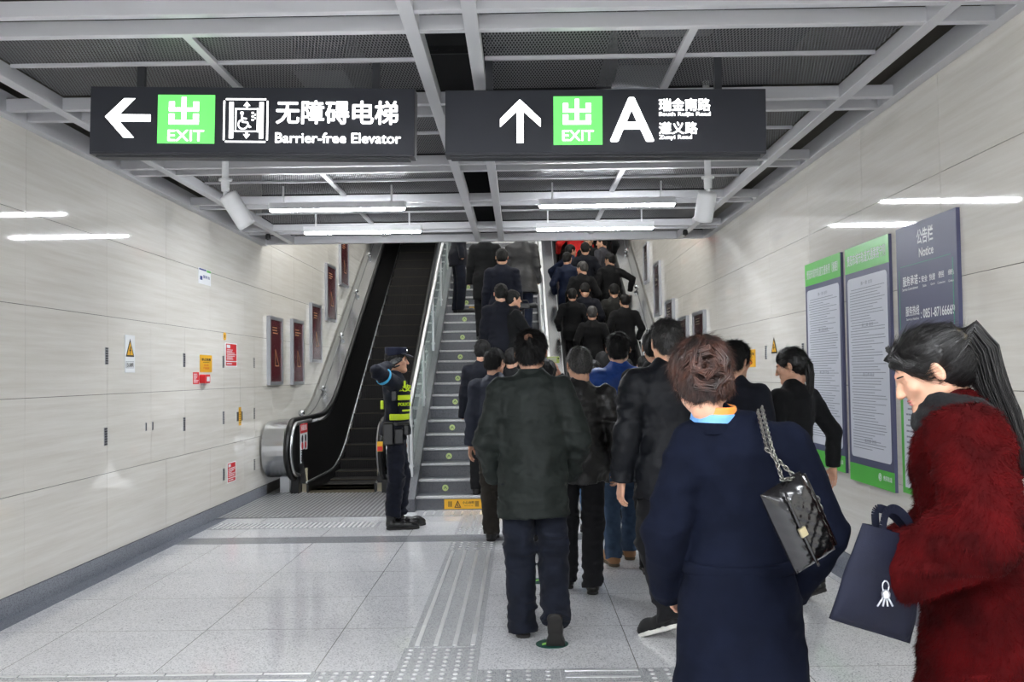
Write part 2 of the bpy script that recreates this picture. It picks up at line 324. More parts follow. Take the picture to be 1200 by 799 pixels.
# ------------------------------------------------------------------ stairs and escalators
T30 = math.tan(math.radians(30)); YS = 14.3        # the step line of the escalators rises from the floor at YS
steel = M('brushed_steel', (196, 198, 201), .22, 1.0, bump=.03, bscale=400, stretch=(1, .02, 1))
steel_soft = M('satin_steel', (206, 208, 210), .34, 1.0)
black_gl = M('black_coated_panel', (14, 14, 15), .28)
rubber = M('handrail_rubber', (13, 13, 14), .35)
step_mat = M('escalator_step_metal', (30, 28, 28), .55, .3)
yellow = M('safety_yellow', (236, 178, 40), .5)
def stepline(y):
    """height of the escalator step line, with a soft bend"""
    d = y - YS; w = .75
    return 0.0 if d < -w else (T30 * d if d > w else T30 * (d + w) ** 2 / (4 * w))
YT = 22.6
def esc(name_label, xl, xr, dl, dr, deck_l_mat, groupside):
    """xl, xr: handrail centre lines; dl, dr = (outer x, drop) of the steel outer deck on each side"""
    t = thing('escalator', name_label, 'escalator', ((xl + xr) / 2, 12.0, 0)); ox, oy = (xl + xr) / 2, 12.0
    def part(mb, nm, m, par=t, **k):
        return mb.build(nm, m, par, off=(ox, oy, 0) if par is t else None, **k)
    s0, s1 = xl + .155, xr - .155
    # comb plate and steps
    mb = MB().box(s0, s1, 12.05, 12.3, 0, .012)
    part(mb, 'comb_plate', M('comb_plate_metal', (120, 112, 92), .4, .8))
    y = 12.3
    while y < YT:
        z = stepline(y + .39); zb = stepline(y) - .05
        m = MB().box(s0, s1, y, y + .40, z - .03, z)
        m.prism([(y, z), (y + .005, zb - .02), (y + .03, zb - .02), (y + .03, z - .02)], 'x', s0, s1)
        if z > .02:
            x = s0 + .01
            while x < s1 - .01: m.box(x, x + .004, y - .004, y + .01, zb, z); x += .028
        st = part(m, 'step', step_mat)
        e = MB().box(s0, s1, y - .003, y + .006, z - .004, z + .002).build('edge_strip', M('step_edge', (84, 74, 56), .5), st, off=(ox, oy, 0))
        y += .39
    ys = [12.1 + .12 * i for i in range(90)]
    ys = [y for y in ys if y <= YT]
    for side, xh, sx, (ox_, drop) in (('l', xl, 1, dl), ('r', xr, -1, dr)):
        par = t
        # inner skirt with bright edge
        xs = (s0 if side == 'l' else s1)
        mb = MB().prism([(ys[0], -.02)] + [(y, stepline(y) + .12) for y in ys] + [(ys[-1], stepline(ys[-1]) - .3), (YS, -.25)], 'x', xs - sx * .025, xs)
        part(mb, 'skirt_panel', black_gl)
        part(MB().tube([(xs - sx * .03, y, stepline(y) + .13) for y in ys], .016, 8), 'skirt_edge', steel_soft, smooth=True)
        # sloping black balustrade panel between skirt and handrail
        xi = xh + sx * .035
        lo = [(y, stepline(y) + .12) for y in ys]; hi = [(y, stepline(y) + .86) for y in ys]
        n = len(ys); vs = [(xs - sx * .03, y, z) for y, z in lo] + [(xi, y, z) for y, z in hi] + [(xi - sx * .05, y, z) for y, z in hi] + [(xs - sx * .10, y, z) for y, z in lo]
        fs = []
        for i in range(n - 1):
            for a, b in ((0, 1), (1, 2), (2, 3), (3, 0)):
                f = (a * n + i, a * n + i + 1, b * n + i + 1, b * n + i); fs.append(f if sx < 0 else f[::-1])
        fs += [(0, n, 2 * n, 3 * n), (n - 1, 2 * n - 1, 3 * n - 1, 4 * n - 1)]
        part(MB().add(vs, fs), 'balustrade_panel', black_gl)
        # newel: rounded black end plate, steel rim, handrail loop
        R = .36; cz = .93 - R; yn = 11.98
        arc = [(yn - R * math.sin(a), cz + R * math.cos(a)) for a in [PI * i / 16 for i in range(17)]]
        ply = [(12.6, cz + R - .05), (yn, cz + R - .05)] + [(yn - (R - .05) * math.sin(a), cz + (R - .05) * math.cos(a)) for a in [PI * i / 16 for i in range(1, 16)]] + [(yn, cz - R + .05), (12.3, .13), (12.6, .13)]
        part(MB().prism(ply, 'x', xh - .03, xh + .03), 'newel_plate', black_gl)
        part(MB().tube([(xh + sx * .035, y, z) for y, z in [(12.8, .89)] + [(yn - (R - .04) * math.sin(a), cz + (R - .04) * math.cos(a)) for a in [PI * i / 16 for i in range(17)]] + [(12.3, .18)]], .028, 8), 'newel_rim', steel_soft, smooth=True)
        path = [(xh, y, stepline(y) + .93) for y in ys[::-1]] + [(xh, y, z) for y, z in arc] + [(xh, 12.35, cz - R)]
        hr = MB(); prev = None
        for p in path:      # flattened handrail section
            pass
        hr.tube(path, .038, 12)
        part(hr, 'handrail', rubber, smooth=True)
        part(MB().box(xh - .05, xh + .05, 12.02, 12.35, 0, .24).box(xh - .06, xh + .06, 12.1, 12.3, .2, .34), 'handrail_inlet', rubber, bevel=.012)
        part(MB().box(xh + sx * .062, xh + sx * .125, 12.16, 12.20, 0, .31), 'inlet_post', M('cream_enamel', (206, 196, 170), .4))
        # steel outer deck that runs beside the balustrade
        xo, w = ox_, drop
        if side == 'l': a0, a1 = xo, xh - .05
        else: a0, a1 = xh + .05, xo
        h_in, h_out = .92, .92 - w
        lo = [(a0 if side == 'l' else a1, y, stepline(y) + h_out) for y in ys]; hi = [(a1 if side == 'l' else a0, y, stepline(y) + h_in) for y in ys]
        n = len(ys); vs = lo + hi + [(p[0], p[1], p[2] - .5) for p in lo]
        fs = []
        for i in range(n - 1):
            f = (i, i + 1, n + i + 1, n + i); g = (i, i + 1, 2 * n + i + 1, 2 * n + i)
            fs.append(f if side == 'r' else f[::-1]); fs.append(g if side == 'l' else g[::-1])
        part(MB().add(vs, fs), 'outer_deck', steel, smooth=False)
        dm = [(p[0], p[1], p[2] - .0) for p in [((a[0] * .62 + b[0] * .38), a[1], (a[2] * .62 + b[2] * .38) + .004) for a, b in zip(lo, hi)]]
        if abs(xo - xh) > .32:
            part(MB().tube(dm, .004, 6), 'deck_seam', M('seam', (90, 90, 92), .5, .5))
            for yy in (13.4, 14.85, 16.4, 17.95, 19.5, 21):
                i = min(range(len(ys)), key=lambda k: abs(ys[k] - yy)); p = dm[i]
                part(MB().lathe([(.012, 0), (.012, .03), (.03, .035), (.045, .05), (.05, .07), (.042, .095), (.022, .112), (.0, .116)], (p[0], p[1], p[2] - .01), (0, -T30 * .5, 1), 16), 'deck_stud', steel, smooth=True)
        # rounded steel drum closing the deck at the bottom
        rr = .355
        arc2 = [(yn + .05 - rr * math.sin(a), cz + rr * math.cos(a) - w * .0) for a in [PI * i / 18 for i in range(19)]]
        poly = [(12.6, cz + rr)] + arc2 + [(12.6, cz - rr)]
        dxa, dxb = (a0, a1 + .01) if side == 'l' else (a0 - .01, a1)
        if abs(dxb - dxa) > .1:
            dr_ = part(MB().prism(poly, 'x', dxa, dxb), 'end_drum', steel, bevel=.02)
            part(MB().box(min(dxa, dxb) + .12, max(dxa, dxb) - .06, 12.15, 12.25, 0, cz - rr + .05), 'drum_foot', steel_soft)
        if w > .15: pass
    return t
E1 = esc('empty dark escalator on the left between the stone wall and the stairs', -2.87, -1.72, (XL + .02, .02), (-1.42, .02), None, 0)
E2 = esc('right-hand escalator packed with people, beside the wall with framed pictures', .75, 1.98, (.455, .0), (XR - .02, .02), None, 0)
# warning sticker on the black panel and small things at the foot of the left escalator
red = M('notice_red', (214, 40, 46), .5); white = M('notice_white', (236, 238, 240), .5); black_ink = M('black_ink', (28, 28, 30), .6)
t = thing('safety_notice', 'tall red and white safety notice on the black end of the left escalator', 'notice', (-2.80, 12.22, .88)); t.rotation_euler = (math.radians(0), 0, 0)
MB().box(0, .004, -.20, .20, -.50, 0).build('notice_sheet', white, t); MB().box(.004, .006, -.20, .20, -.12, 0).build('notice_header', red, t)
text_mesh('乘梯须知', .08, white, 'heading', t, (.0065, 0, -.06), (PI / 2, 0, PI / 2))
for i, (z, y, s) in enumerate(((-.19, 0, .06), (-.28, .0, .06))):
    mb = MB()
    for k in (-1, 1): mb.lathe([(s * .8, 0), (s * .8, .002)], (.004, k * .09, z), (1, 0, 0), 14)
    mb.build('pictogram', black_ink if i == 0 else red, t)
mb = MB()
for i in range(5): mb.box(.004, .005, -.16, .06 + .04 * (i % 3), -.34 - .035 * i, -.33 - .03 * i)
mb.build('small_print', black_ink, t)
t = thing('safety_sticker', 'small yellow and red sticker on the right newel of the left escalator', 'sticker', (-1.72, 11.575, .62))
MB().box(-.035, .035, -.008, -.004, -.06, .06).build('sticker_sheet', yellow, t); MB().box(-.03, .03, -.01, -.008, -.055, .0).build('red_field', red, t)
t = thing('marker_lamp', 'small glowing amber marker lamp at the foot of the left escalator', 'lamp', (-2.76, 12.22, 0))
MB().lathe([(.022, 0), (.022, .03), (.018, .035)], (0, 0, 0), n=12).build('lamp_base', steel_soft, t)
MB().lathe([(.018, .035), (.018, .065), (.008, .075)], (0, 0, 0), n=12).build('lamp_lens', M('amber_glow', (255, 176, 60), .4, emit=2.5), t)

# stairs
RISE, RUN, Y0S = .153, .295, 10.43
SXL, SXR = -1.16, .30
riser_mat = granite('stair_granite', (96, 98, 103), (74, 76, 81), (42, 44, 48), .28, None, 190)
nose_mat = granite('nosing_granite', (206, 206, 206), (178, 178, 180), (120, 120, 122), .25, None, 220)
NST = 32
mb = MB(); nose = MB()
for i in range(NST):
    y = Y0S + i * RUN; z = (i + 1) * RISE
    mb.box(SXL, SXR, y, y + RUN + .01, z - RISE - .02, z - .03); mb.box(SXL, SXR, y + .02, y + RUN + .02, z - .03, z - .001)
    nose.box(SXL, SXR, y - .012, y + .06, z - .028, z)
st = thing('staircase', 'grey granite staircase with pale nosings rising between the two escalators', 'stairs', (0, Y0S, 0))
mb.build('step_body', riser_mat, st, off=(0, Y0S, 0)); nose.build('nosing', nose_mat, st, off=(0, Y0S, 0), bevel=.004)
def stair_z(y): return max(0, (y - Y0S) / RUN * RISE)
def stringer(x0, x1):
    ye = Y0S + NST * RUN
    return MB().prism([(Y0S - .14, 0), (Y0S - .14, .14), (ye, stair_z(ye) + .25), (ye, stair_z(ye) - .4), (Y0S + .6, 0)], 'x', x0, x1)
stringer(-1.30, SXL).build('stringer', riser_mat, st, off=(0, Y0S, 0)); stringer(SXR, .40).build('stringer', riser_mat, st, off=(0, Y0S, 0))
# side filling between stair stringer and escalator (black recess)
mb = MB().prism([(12.6, 0), (12.6, .1), (20, stepline(20) + .3), (20, 0)], 'x', -1.33, -1.305); struct('wall_stair_side', mb, dark_mat)
glass = M('clear_glass', (214, 232, 228), .02, trans=1.0, spec=.5)
glass.node_tree.nodes['Principled BSDF'].inputs['IOR'].default_value = 1.12
def railing(x, label, glass_on, y1=19.0):
    t = thing('stair_railing', label, 'railing', (x, Y0S, 0)); off = (x, Y0S, 0)
    y = Y0S + .25; posts = []
    while y < y1:
        z = stair_z(y) + .18
        p = MB().box(x - .02, x + .02, y - .006, y + .006, z - .05, z + .82).box(x - .02, x + .02, y + .03, y + .042, z - .05, z + .82)
        p.lathe([(.014, -.03), (.014, .03)], (x, y + .018, z + .15), (1, 0, 0), 10); p.lathe([(.014, -.03), (.014, .03)], (x, y + .018, z + .6), (1, 0, 0), 10)
        p.build('post', steel_soft, t, off=off); posts.append(y); y += 1.42
    path = [(x, Y0S - .05, .5), (x, Y0S - .05, .98)] + [(x, yy, stair_z(yy) + 1.03) for yy in (Y0S + .2, 12, 14, 16, y1)]
    MB().tube(path, .025, 12).build('handrail', steel_soft, t, off=off, smooth=True)
    MB().tube([(x - .05, yy, stair_z(yy) + .80) for yy in (Y0S + .2, 12, 14, 16, y1)], .015, 10).build('lower_rail', steel_soft, t, off=off, smooth=True)
    if glass_on:
        for a, b in zip(posts[:-1], posts[1:]):
            g = MB().prism([(a + .06, stair_z(a + .06) + .2), (a + .06, stair_z(a + .06) + .9), (b - .03, stair_z(b - .03) + .9), (b - .03, stair_z(b - .03) + .2)], 'x', x - .005, x + .005)
            g.build('glass_panel', glass, t, off=off)
railing(-1.24, 'steel stair railing with clear glass panels behind the guard, left of the stairs', True)
railing(.355, 'steel stair railing on the right side of the stairs beside the escalator', False)

# green footprint stickers on every second riser, yellow warning strips
green_st = M('pale_green_sticker', (196, 214, 140), .5); dgreen = M('dark_green', (52, 96, 60), .5)
for i in range(1, 25, 2):
    y = Y0S + i * RUN; z = i * RISE + .055
    n = i // 2 + 1
    ordn = ['lowest', 'second', 'third', 'fourth', 'fifth', 'sixth', 'seventh', 'eighth', 'ninth', 'tenth', 'eleventh', 'twelfth'][n - 1]
    t = thing('step_sticker', 'round pale green arrow sticker on a stair riser, %s from the floor' % ordn, 'sticker', (-.86, y - .001, z), 0, 'round stickers on the stair risers')
    MB().lathe([(.036, 0), (.036, .003)], (0, 0, 0), (0, -1, 0), 20).build('disc', green_st, t)
    MB().prism([(-.018, -.018), (0, .006), (.018, -.018), (.018, -.008), (0, .02), (-.018, -.008)], 'y', -.0045, -.003).build('arrow', dgreen, t)
def warn(x0, x1, i, label, txt=True):
    y = Y0S + i * RUN - .002; z = i * RISE
    t = thing('warning_strip', label, 'warning strip', (x0, y, z), 0, 'yellow warning strips on the stair risers'); w = x1 - x0
    MB().box(0, w, -.003, 0, .012, .118).build('strip_sheet', yellow, t)
    if txt:
        fr = MB(); h = .0035
        for a in (.045, .34) if w > .38 else (.03,):
            for k in range(4): fr.box(a + k * .011, a + .006 + k * .011, -.004, -.003, .035, .095)
        fr.build('hatching', black_ink, t)
        if w > .38:
            tri = MB().prism([(.11, .025), (.185, .025), (.1475, .105)], 'y', -.004, -.003); tri.build('triangle', black_ink, t)
            MB().prism([(.124, .033), (.171, .033), (.1475, .085)], 'y', -.005, -.004).build('triangle_inner', yellow, t)
            MB().box(.14, .15, -.006, -.005, .04, .07).box(.14, .165, -.006, -.005, .038, .045).build('falling_figure', black_ink, t)
            text_mesh('小心台阶', .033, black_ink, 'caption', t, (.265, -.0035, .078), (PI / 2, 0, 0), bold=.015)
            text_mesh('Watch your step', .014, black_ink, 'english_caption', t, (.265, -.0035, .045), (PI / 2, 0, 0))
warn(-.85, -.43, 0, 'yellow warning strip with falling figure on the bottom riser, left one')
warn(-.40, .02, 0, 'yellow warning strip on the bottom riser behind the walking men')
warn(-.78, -.68, 8, 'short yellow warning strip on a middle riser left of a suited man', False)
warn(-.80, -.62, 16, 'short yellow warning strip on an upper riser by the standing black shoes', False)

# ------------------------------------------------------------------ enclosure above the stairs
soff = M('pale_soffit', (214, 214, 212), .5)
def zc_up(y): return 3.5 + .56 * (y - YEND - .1)
mb = MB().prism([(YEND + .1, 4.2), (YEND + .1, 4.35), (24, zc_up(24) + .95), (24, zc_up(24) + .8)], 'x', XL - .1, XR + .1)
struct('ceiling_stair', mb, soff)
struct('wall_back', MB().box(XL - .1, XR + .1, 23.9, 24.1, 0, 12), soff)
struct('floor_upper', MB().box(XL - .1, XR + .1, 19.9, 24, 4.6, 4.75), floor_mat)
up_mat = M('lit_tube_stair', (250, 250, 248), .5, emit=LAMP_UP)
k = 0
for y, w1 in ((12.8, 'lowest'), (15.0, 'second lowest'), (17.4, 'second highest'), (19.8, 'highest')):
    for x, w2 in ((-2.6, 'left'), (-.4, 'middle'), (1.8, 'right')):
        t = thing('stair_lamp', 'long lit tube under the sloping stair ceiling, %s row, %s one' % (w1, w2), 'lamp', (x, y, zc_up(y) + .50), 0, 'tubes above the stairs'); t.rotation_euler = (math.atan(.56), 0, 0)
        MB().box(-.035, .035, -.95, .95, -.02, .02).build('diffuser', up_mat, t); MB().box(-.045, .045, -1, 1, .02, .1).build('housing', white_mat, t)
# ------------------------------------------------------------------ hanging signs
sign_body = M('charcoal_sign_face', (46, 48, 55), .35); sign_side = M('sign_case', (48, 49, 54), .4)
lit_white = M('lit_white_lettering', (255, 255, 255), .5, emit=1.4); lit_green = M('lit_green_panel', (96, 214, 96), .5, emit=.55)
dk_steel = M('dark_hanger', (48, 50, 54), .5)
YSG = 5.2; PXM = YSG / F_PX
class Sign:
    def __init__(s, name, label, u0, u1, v0, v1, rods):
        a = at((u0 + u1) / 2, (v0 + v1) / 2, Y=YSG); s.cu, s.cv = (u0 + u1) / 2, (v0 + v1) / 2
        s.t = thing(name, label, 'sign', (a.x, YSG, a.z), 0, 'hanging direction signs'); s.t.rotation_euler = (0, 0, 0)
        w, h = (u1 - u0) * PXM / 2, (v1 - v0) * PXM / 2; s.w, s.h = w, h
        MB().box(-w, w, .0, .12, -h, h).build('sign_case', sign_side, s.t, bevel=.004)
        MB().box(-w + .004, w - .004, -.004, .0, -h + .012, h - .004).build('sign_face', sign_body, s.t)
        MB().box(-w + .03, w - .03, .02, .1, -h - .012, -h).build('bottom_lip', dk_steel, s.t)
        for ru in rods:
            x = (ru - s.cu) * PXM
            MB().box(x - .02, x + .02, .045, .075, h, ZC + .30 - a.z).box(x - .03, x + .06, .035, .085, ZC + .27 - a.z, ZC + .30 - a.z).build('hanger_rod', dk_steel, s.t)
    def L(s, u, v): return ((u - s.cu) * PXM, (s.cv - v) * PXM)
    def poly(s, pts, name, mat, y0=-.0055, y1=-.004):
        MB().prism([s.L(*p) for p in pts], 'y', y0, y1).build(name, mat, s.t)
    def rects(s, rs, name, mat, y0=-.0065, y1=-.004):
        mb = MB()
        for (a, b, c, d) in rs:
            p, q = s.L(a, b), s.L(c, d); mb.box(p[0], q[0], y0, y1, p[1], q[1])
        mb.build(name, mat, s.t)
    def text(s, body, u0, u1, v0, v1, name, mat, bold=0.0):
        fit_text(body, s.L((u0 + u1) / 2, (v0 + v1) / 2), (u1 - u0) * PXM, (v1 - v0) * PXM, name, mat, s.t, lambda x, z: (x, -.0085, z), (PI / 2, 0, 0), bold)
def fit_text(body, c, w, h, name, mat, parent, place, rot, bold=0.0, extrude=.0006):
    o = text_mesh(body, 1.0, mat, name, parent, (0, 0, 0), rot, bold=bold, extrude=0)
    co = np.empty(len(o.data.vertices) * 3, 'f'); o.data.vertices.foreach_get('co', co); co = co.reshape(-1, 3)
    lo, hi = co.min(0), co.max(0); ctr = (lo + hi) / 2
    co[:, 0] = (co[:, 0] - ctr[0]) * w / (hi[0] - lo[0]); co[:, 1] = (co[:, 1] - ctr[1]) * h / max(hi[1] - lo[1], 1e-6)
    o.data.vertices.foreach_set('co', co.ravel()); o.data.update(); o.location = place(c[0], c[1])
    return o
def glyph_out(S, o, sc, mat=None):
    R = lambda a, b, c, d: (o[0] + a * sc, o[1] + b * sc, o[0] + c * sc, o[1] + d * sc)
    S.rects([R(27, -4, 36, 48), R(2, 5, 13, 18), R(50, 5, 61, 18), R(2, 17, 61, 24), R(2, 29, 13, 45), R(50, 29, 61, 45), R(2, 42, 61, 50)], 'exit_character', mat or lit_white, -.008)
S1 = Sign('hanging_sign', 'long black hanging sign with left arrow and barrier-free elevator symbol', 102.5, 488.5, 101.5, 182.5, (158, 440))
o = lambda x, y: (90 + x / 2.857, 90 + y / 2.857)
S1.poly([o(88, 137), o(152, 208), o(188, 208), o(137, 153), o(243, 153), o(243, 129), o(137, 129), o(190, 74), o(152, 74)], 'left_arrow', lit_white)
S1.poly([o(267, 61), o(267, 227), o(461, 227), o(461, 61)], 'exit_panel', lit_green)
glyph_out(S1, o(302, 76), .60); S1.text('EXIT', 196, 239, 153.5, 166.5, 'exit_word', lit_white, .006)
bx = lambda a, b, c, d: (*o(a, b), *o(c, d))
S1.rects([bx(498, 72, 634, 77), bx(498, 217, 634, 222), bx(490, 80, 495, 214), bx(637, 80, 642, 214), bx(510, 84, 524, 208), bx(612, 84, 626, 208),
          bx(530, 106, 608, 110), bx(530, 182, 608, 186), bx(530, 106, 534, 186), bx(604, 106, 608, 186)], 'elevator_frame', lit_white)
S1.poly([o(569, 82), o(558, 97), o(566, 97), o(566, 104), o(573, 104), o(573, 97), o(581, 97)], 'up_pointer', lit_white)
S1.poly([o(569, 209), o(581, 194), o(573, 194), o(573, 187), o(566, 187), o(566, 194), o(558, 194)], 'down_pointer', lit_white)
def seg(p, q, w):
    p, q = Vector(p), Vector(q); n = (q - p).orthogonal().normalized() if False else Vector((-(q - p).y, (q - p).x)).normalized() * w / 2
    return [tuple(p + n), tuple(p - n), tuple(q - n), tuple(q + n)]
S1.poly([o(553 + 6 * math.cos(a), 122 + 6 * math.sin(a)) for a in [-2 * PI * k / 12 for k in range(12)]], 'figure_head', lit_white)
mbw = MB(); 
for p, q in ((o(553, 130), o(555, 152)), (o(555, 140), o(569, 141)), (o(555, 152), o(572, 153)), (o(572, 153), o(578, 170)), (o(578, 170), o(584, 168))):
    mbw.prism([S1.L(*x) for x in seg(p, q, 1.7)], 'y', -.006, -.004)
cc = o(557, 160)
arc = [(cc[0] + 5.6 * math.cos(a), cc[1] + 5.6 * math.sin(a)) for a in [math.radians(20 + 20 * k) for k in range(13)]]
for p, q in zip(arc[:-1], arc[1:]): mbw.prism([S1.L(*x) for x in seg(p, q, 1.4)], 'y', -.006, -.004)
mbw.build('wheelchair_figure', lit_white, S1.t)
S1.rects([bx(586, 118, 593, 124), bx(586, 130, 593, 136), bx(586, 142, 593, 148), bx(596, 124, 600, 130), bx(596, 136, 600, 142)], 'call_buttons', lit_white)
S1.text('无障碍电梯', 324, 469, 117, 145.5, 'chinese_lettering', lit_white, .018)
S1.text('Barrier-free Elevator', 323.5, 472.6, 155.5, 168, 'english_lettering', lit_white, .016)
S1.t.rotation_euler = (0, .023, 0)
S2 = Sign('hanging_sign', 'long black hanging sign with up arrow, green exit panel and large letter A', 520, 899, 104, 181.5, (572, 845))
o = lambda x, y: (500 + x / 2.857, 90 + y / 2.857)
S2.poly([o(310, 73), o(243, 140), o(243, 168), o(299, 115), o(299, 222), o(322, 222), o(322, 115), o(380, 168), o(380, 140)], 'up_arrow', lit_white)
S2.poly([o(423, 64), o(423, 229), o(588, 229), o(588, 64)], 'exit_panel', lit_green)
glyph_out(S2, o(452, 80), .56); S2.text('EXIT', 658.5, 695.5, 153, 165.5, 'exit_word', lit_white, .006)
S2.text('A', 714.6, 766.7, 114, 167, 'letter', lit_white, .018)
S2.text('瑞金南路', 772.3, 833.2, 115.5, 130.8, 'street_name', lit_white, .022); S2.text('South Ruijin Road', 772.3, 833.2, 131.8, 138, 'english_street_name', lit_white, .018)
S2.text('遵义路', 772.3, 817.8, 143.6, 158.2, 'street_name', lit_white, .022); S2.text('Zunyi Road', 772.3, 811, 159.2, 165.5, 'english_street_name', lit_white, .018)
S2.t.rotation_euler = (0, .011, 0)

# ------------------------------------------------------------------ security cameras on poles
cam_white = M('camera_white', (226, 227, 228), .4)
def cctv(label, u, vflange, tip_u, tip_v, Y):
    a = at(u, vflange, Y=Y); t = thing('security_camera', label, 'camera', (a.x, Y, a.z), 0, 'pole cameras under the ceiling')
    MB().tube([(0, 0, 0), (0, 0, ZC + .135 - a.z)], .021, 14).build('pole', cam_white, t, smooth=True)
    MB().lathe([(.02, .006), (.04, .006), (.04, -.006), (.02, -.006)][::-1], (0, 0, 0), n=18).lathe([(.024, -.07), (.026, -.006)], (0, 0, 0), n=16).build('flange', cam_white, t, smooth=False)
    b = at(tip_u, tip_v, Y=Y - .02); d = Vector((b.x - a.x, .07, b.z - a.z))
    s0 = Vector((d.x * .1, .0, -.085)); L = (d - s0); ax = L.normalized()
    MB().tube([(0, 0, -.05), (0.0, 0, -.10), tuple(s0 + ax * .06)], .014, 10).build('swivel_arm', cam_white, t, smooth=True)
    MB().lathe([(.0, -.004), (.03, 0), (.054, .006), (.058, .02), (.058, L.length - .02), (.054, L.length), (.04, L.length + .004), (.04, L.length - .004), (0, L.length - .006)], tuple(s0), tuple(ax), 24).build('camera_body', cam_white, t, smooth=True)
    MB().lathe([(.038, 0), (.03, .004), (0, .006)], tuple(s0 + ax * (L.length - .006)), tuple(ax), 18).build('lens', black_gl, t)
cctv('white cylinder camera on a pole behind the left sign, tilted to the right', 264, 211, 285, 262, 5.85)
cctv('white cylinder camera on a pole behind the right sign, pointing down left', 829.5, 208, 827, 256, 5.85)
tag(MB().lathe([(.02, 0), (.03, -.02), (.03, -.06), (.0, -.075)], tuple(at(803, 269, Z=ZC)), n=12).build('dome_sensor', black_gl), 'small black sensor by the right end of the far ceiling beam', 'sensor')
tag(MB().lathe([(.02, 0), (.03, -.02), (.03, -.06), (.0, -.075)], tuple(at(314, 274, Z=ZC)), n=12).build('dome_sensor', black_gl), 'small black sensor by the left end of the far ceiling beam', 'sensor')

# ------------------------------------------------------------------ things on the walls
def wrect(side, u0, u1, v0, v1):
    X = XL if side < 0 else XR
    y = sorted((at(u0, 400, X=X).y, at(u1, 400, X=X).y)); um = (u0 + u1) / 2
    z = sorted((at(um, v0, X=X).z, at(um, v1, X=X).z)); return y[0], y[1], z[0], z[1]
class WallItem:
    """flat thing on a side wall; local a runs to the viewer's right, b up, in fractions of its size"""
    def __init__(s, side, box, name, label, cat, th=.006, group=None):
        y0, y1, z0, z1 = box; s.side = side; s.w, s.h = y1 - y0, z1 - z0
        X = XL if side < 0 else XR
        s.t = thing(name, label, cat, (X, (y0 + y1) / 2, (z0 + z1) / 2), 0, group); s.s = 1 if side < 0 else -1; s.th = th
    def P(s, a, b):   # fraction -> local y,z ; a=0 is left as one looks at the wall
        return ((a - .5) * s.w * s.s, (b - .5) * s.h)
    def rect(s, name, mat, a0, b0, a1, b1, lift=0, th=None, round=0):
        p, q = s.P(a0, b0), s.P(a1, b1); d0, d1 = lift, lift + (th or .001)
        if round:
            y0, y1 = sorted((p[0], q[0])); z0, z1 = sorted((p[1], q[1])); r = round
            pts = []
            for cx, cz, a in ((y1 - r, z1 - r, 0), (y0 + r, z1 - r, 90), (y0 + r, z0 + r, 180), (y1 - r, z0 + r, 270)):
                pts += [(cx + r * math.cos(math.radians(a + k * 22.5)), cz + r * math.sin(math.radians(a + k * 22.5))) for k in range(5)]
            return MB().prism(pts, 'x', s.s * d0, s.s * d1).build(name, mat, s.t)
        return MB().box(s.s * d0, s.s * d1, p[0], q[0], p[1], q[1]).build(name, mat, s.t)
    def text(s, body, a0, b0, a1, b1, name, mat, lift, bold=.0):
        p, q = s.P((a0 + a1) / 2, (b0 + b1) / 2)
        return fit_text(body, (p, q), abs(a1 - a0) * s.w, abs(b1 - b0) * s.h, name, mat, s.t, lambda y, z: (s.s * (lift + .0008), y, z), (PI / 2, 0, PI / 2 * s.s), bold)
    def rows(s, name, mat, a0, a1, b0, b1, n, lift, seed=0, gap=.45, bold=False):
        rnd = random.Random(seed); mb = MB()
        for i in range(n):
            zb = b1 - (b1 - b0) * (i + .5) / n; hh = (b1 - b0) / n * gap / 2; a = a0 + (.03 if rnd.random() < .3 else 0)
            e = a1 - rnd.random() ** 2 * .5 * (a1 - a0)
            while a < e:
                l = (.010 + .02 * rnd.random()) * (.6 / s.w if s.w else 1)
                p, q = s.P(a, zb - hh), s.P(min(a + l, e), zb + hh); mb.box(s.s * lift, s.s * (lift + .0004), p[0], q[0], p[1], q[1]); a += l * 1.25
        return mb.build(name, mat, s.t)
sign_green = M('poster_green', (92, 196, 78), .4); purple = M('poster_slate_violet', (80, 82, 112), .5); paper = M('poster_paper', (226, 229, 238), .3)
frame_al = M('frame_aluminium', (176, 178, 184), .35, .7); ink = M('poster_ink', (140, 144, 156), .6)
def notice(u0, u1, vt, ut, vb, ub):
    XF = XR - .02; y = sorted((at(u0, 400, X=XF).y, at(u1, 400, X=XF).y)); return y[0], y[1], at(ub, vb, X=XF).z, at(ut, vt, X=XF).z
ROUTE = '贵阳市城市轨道交通'
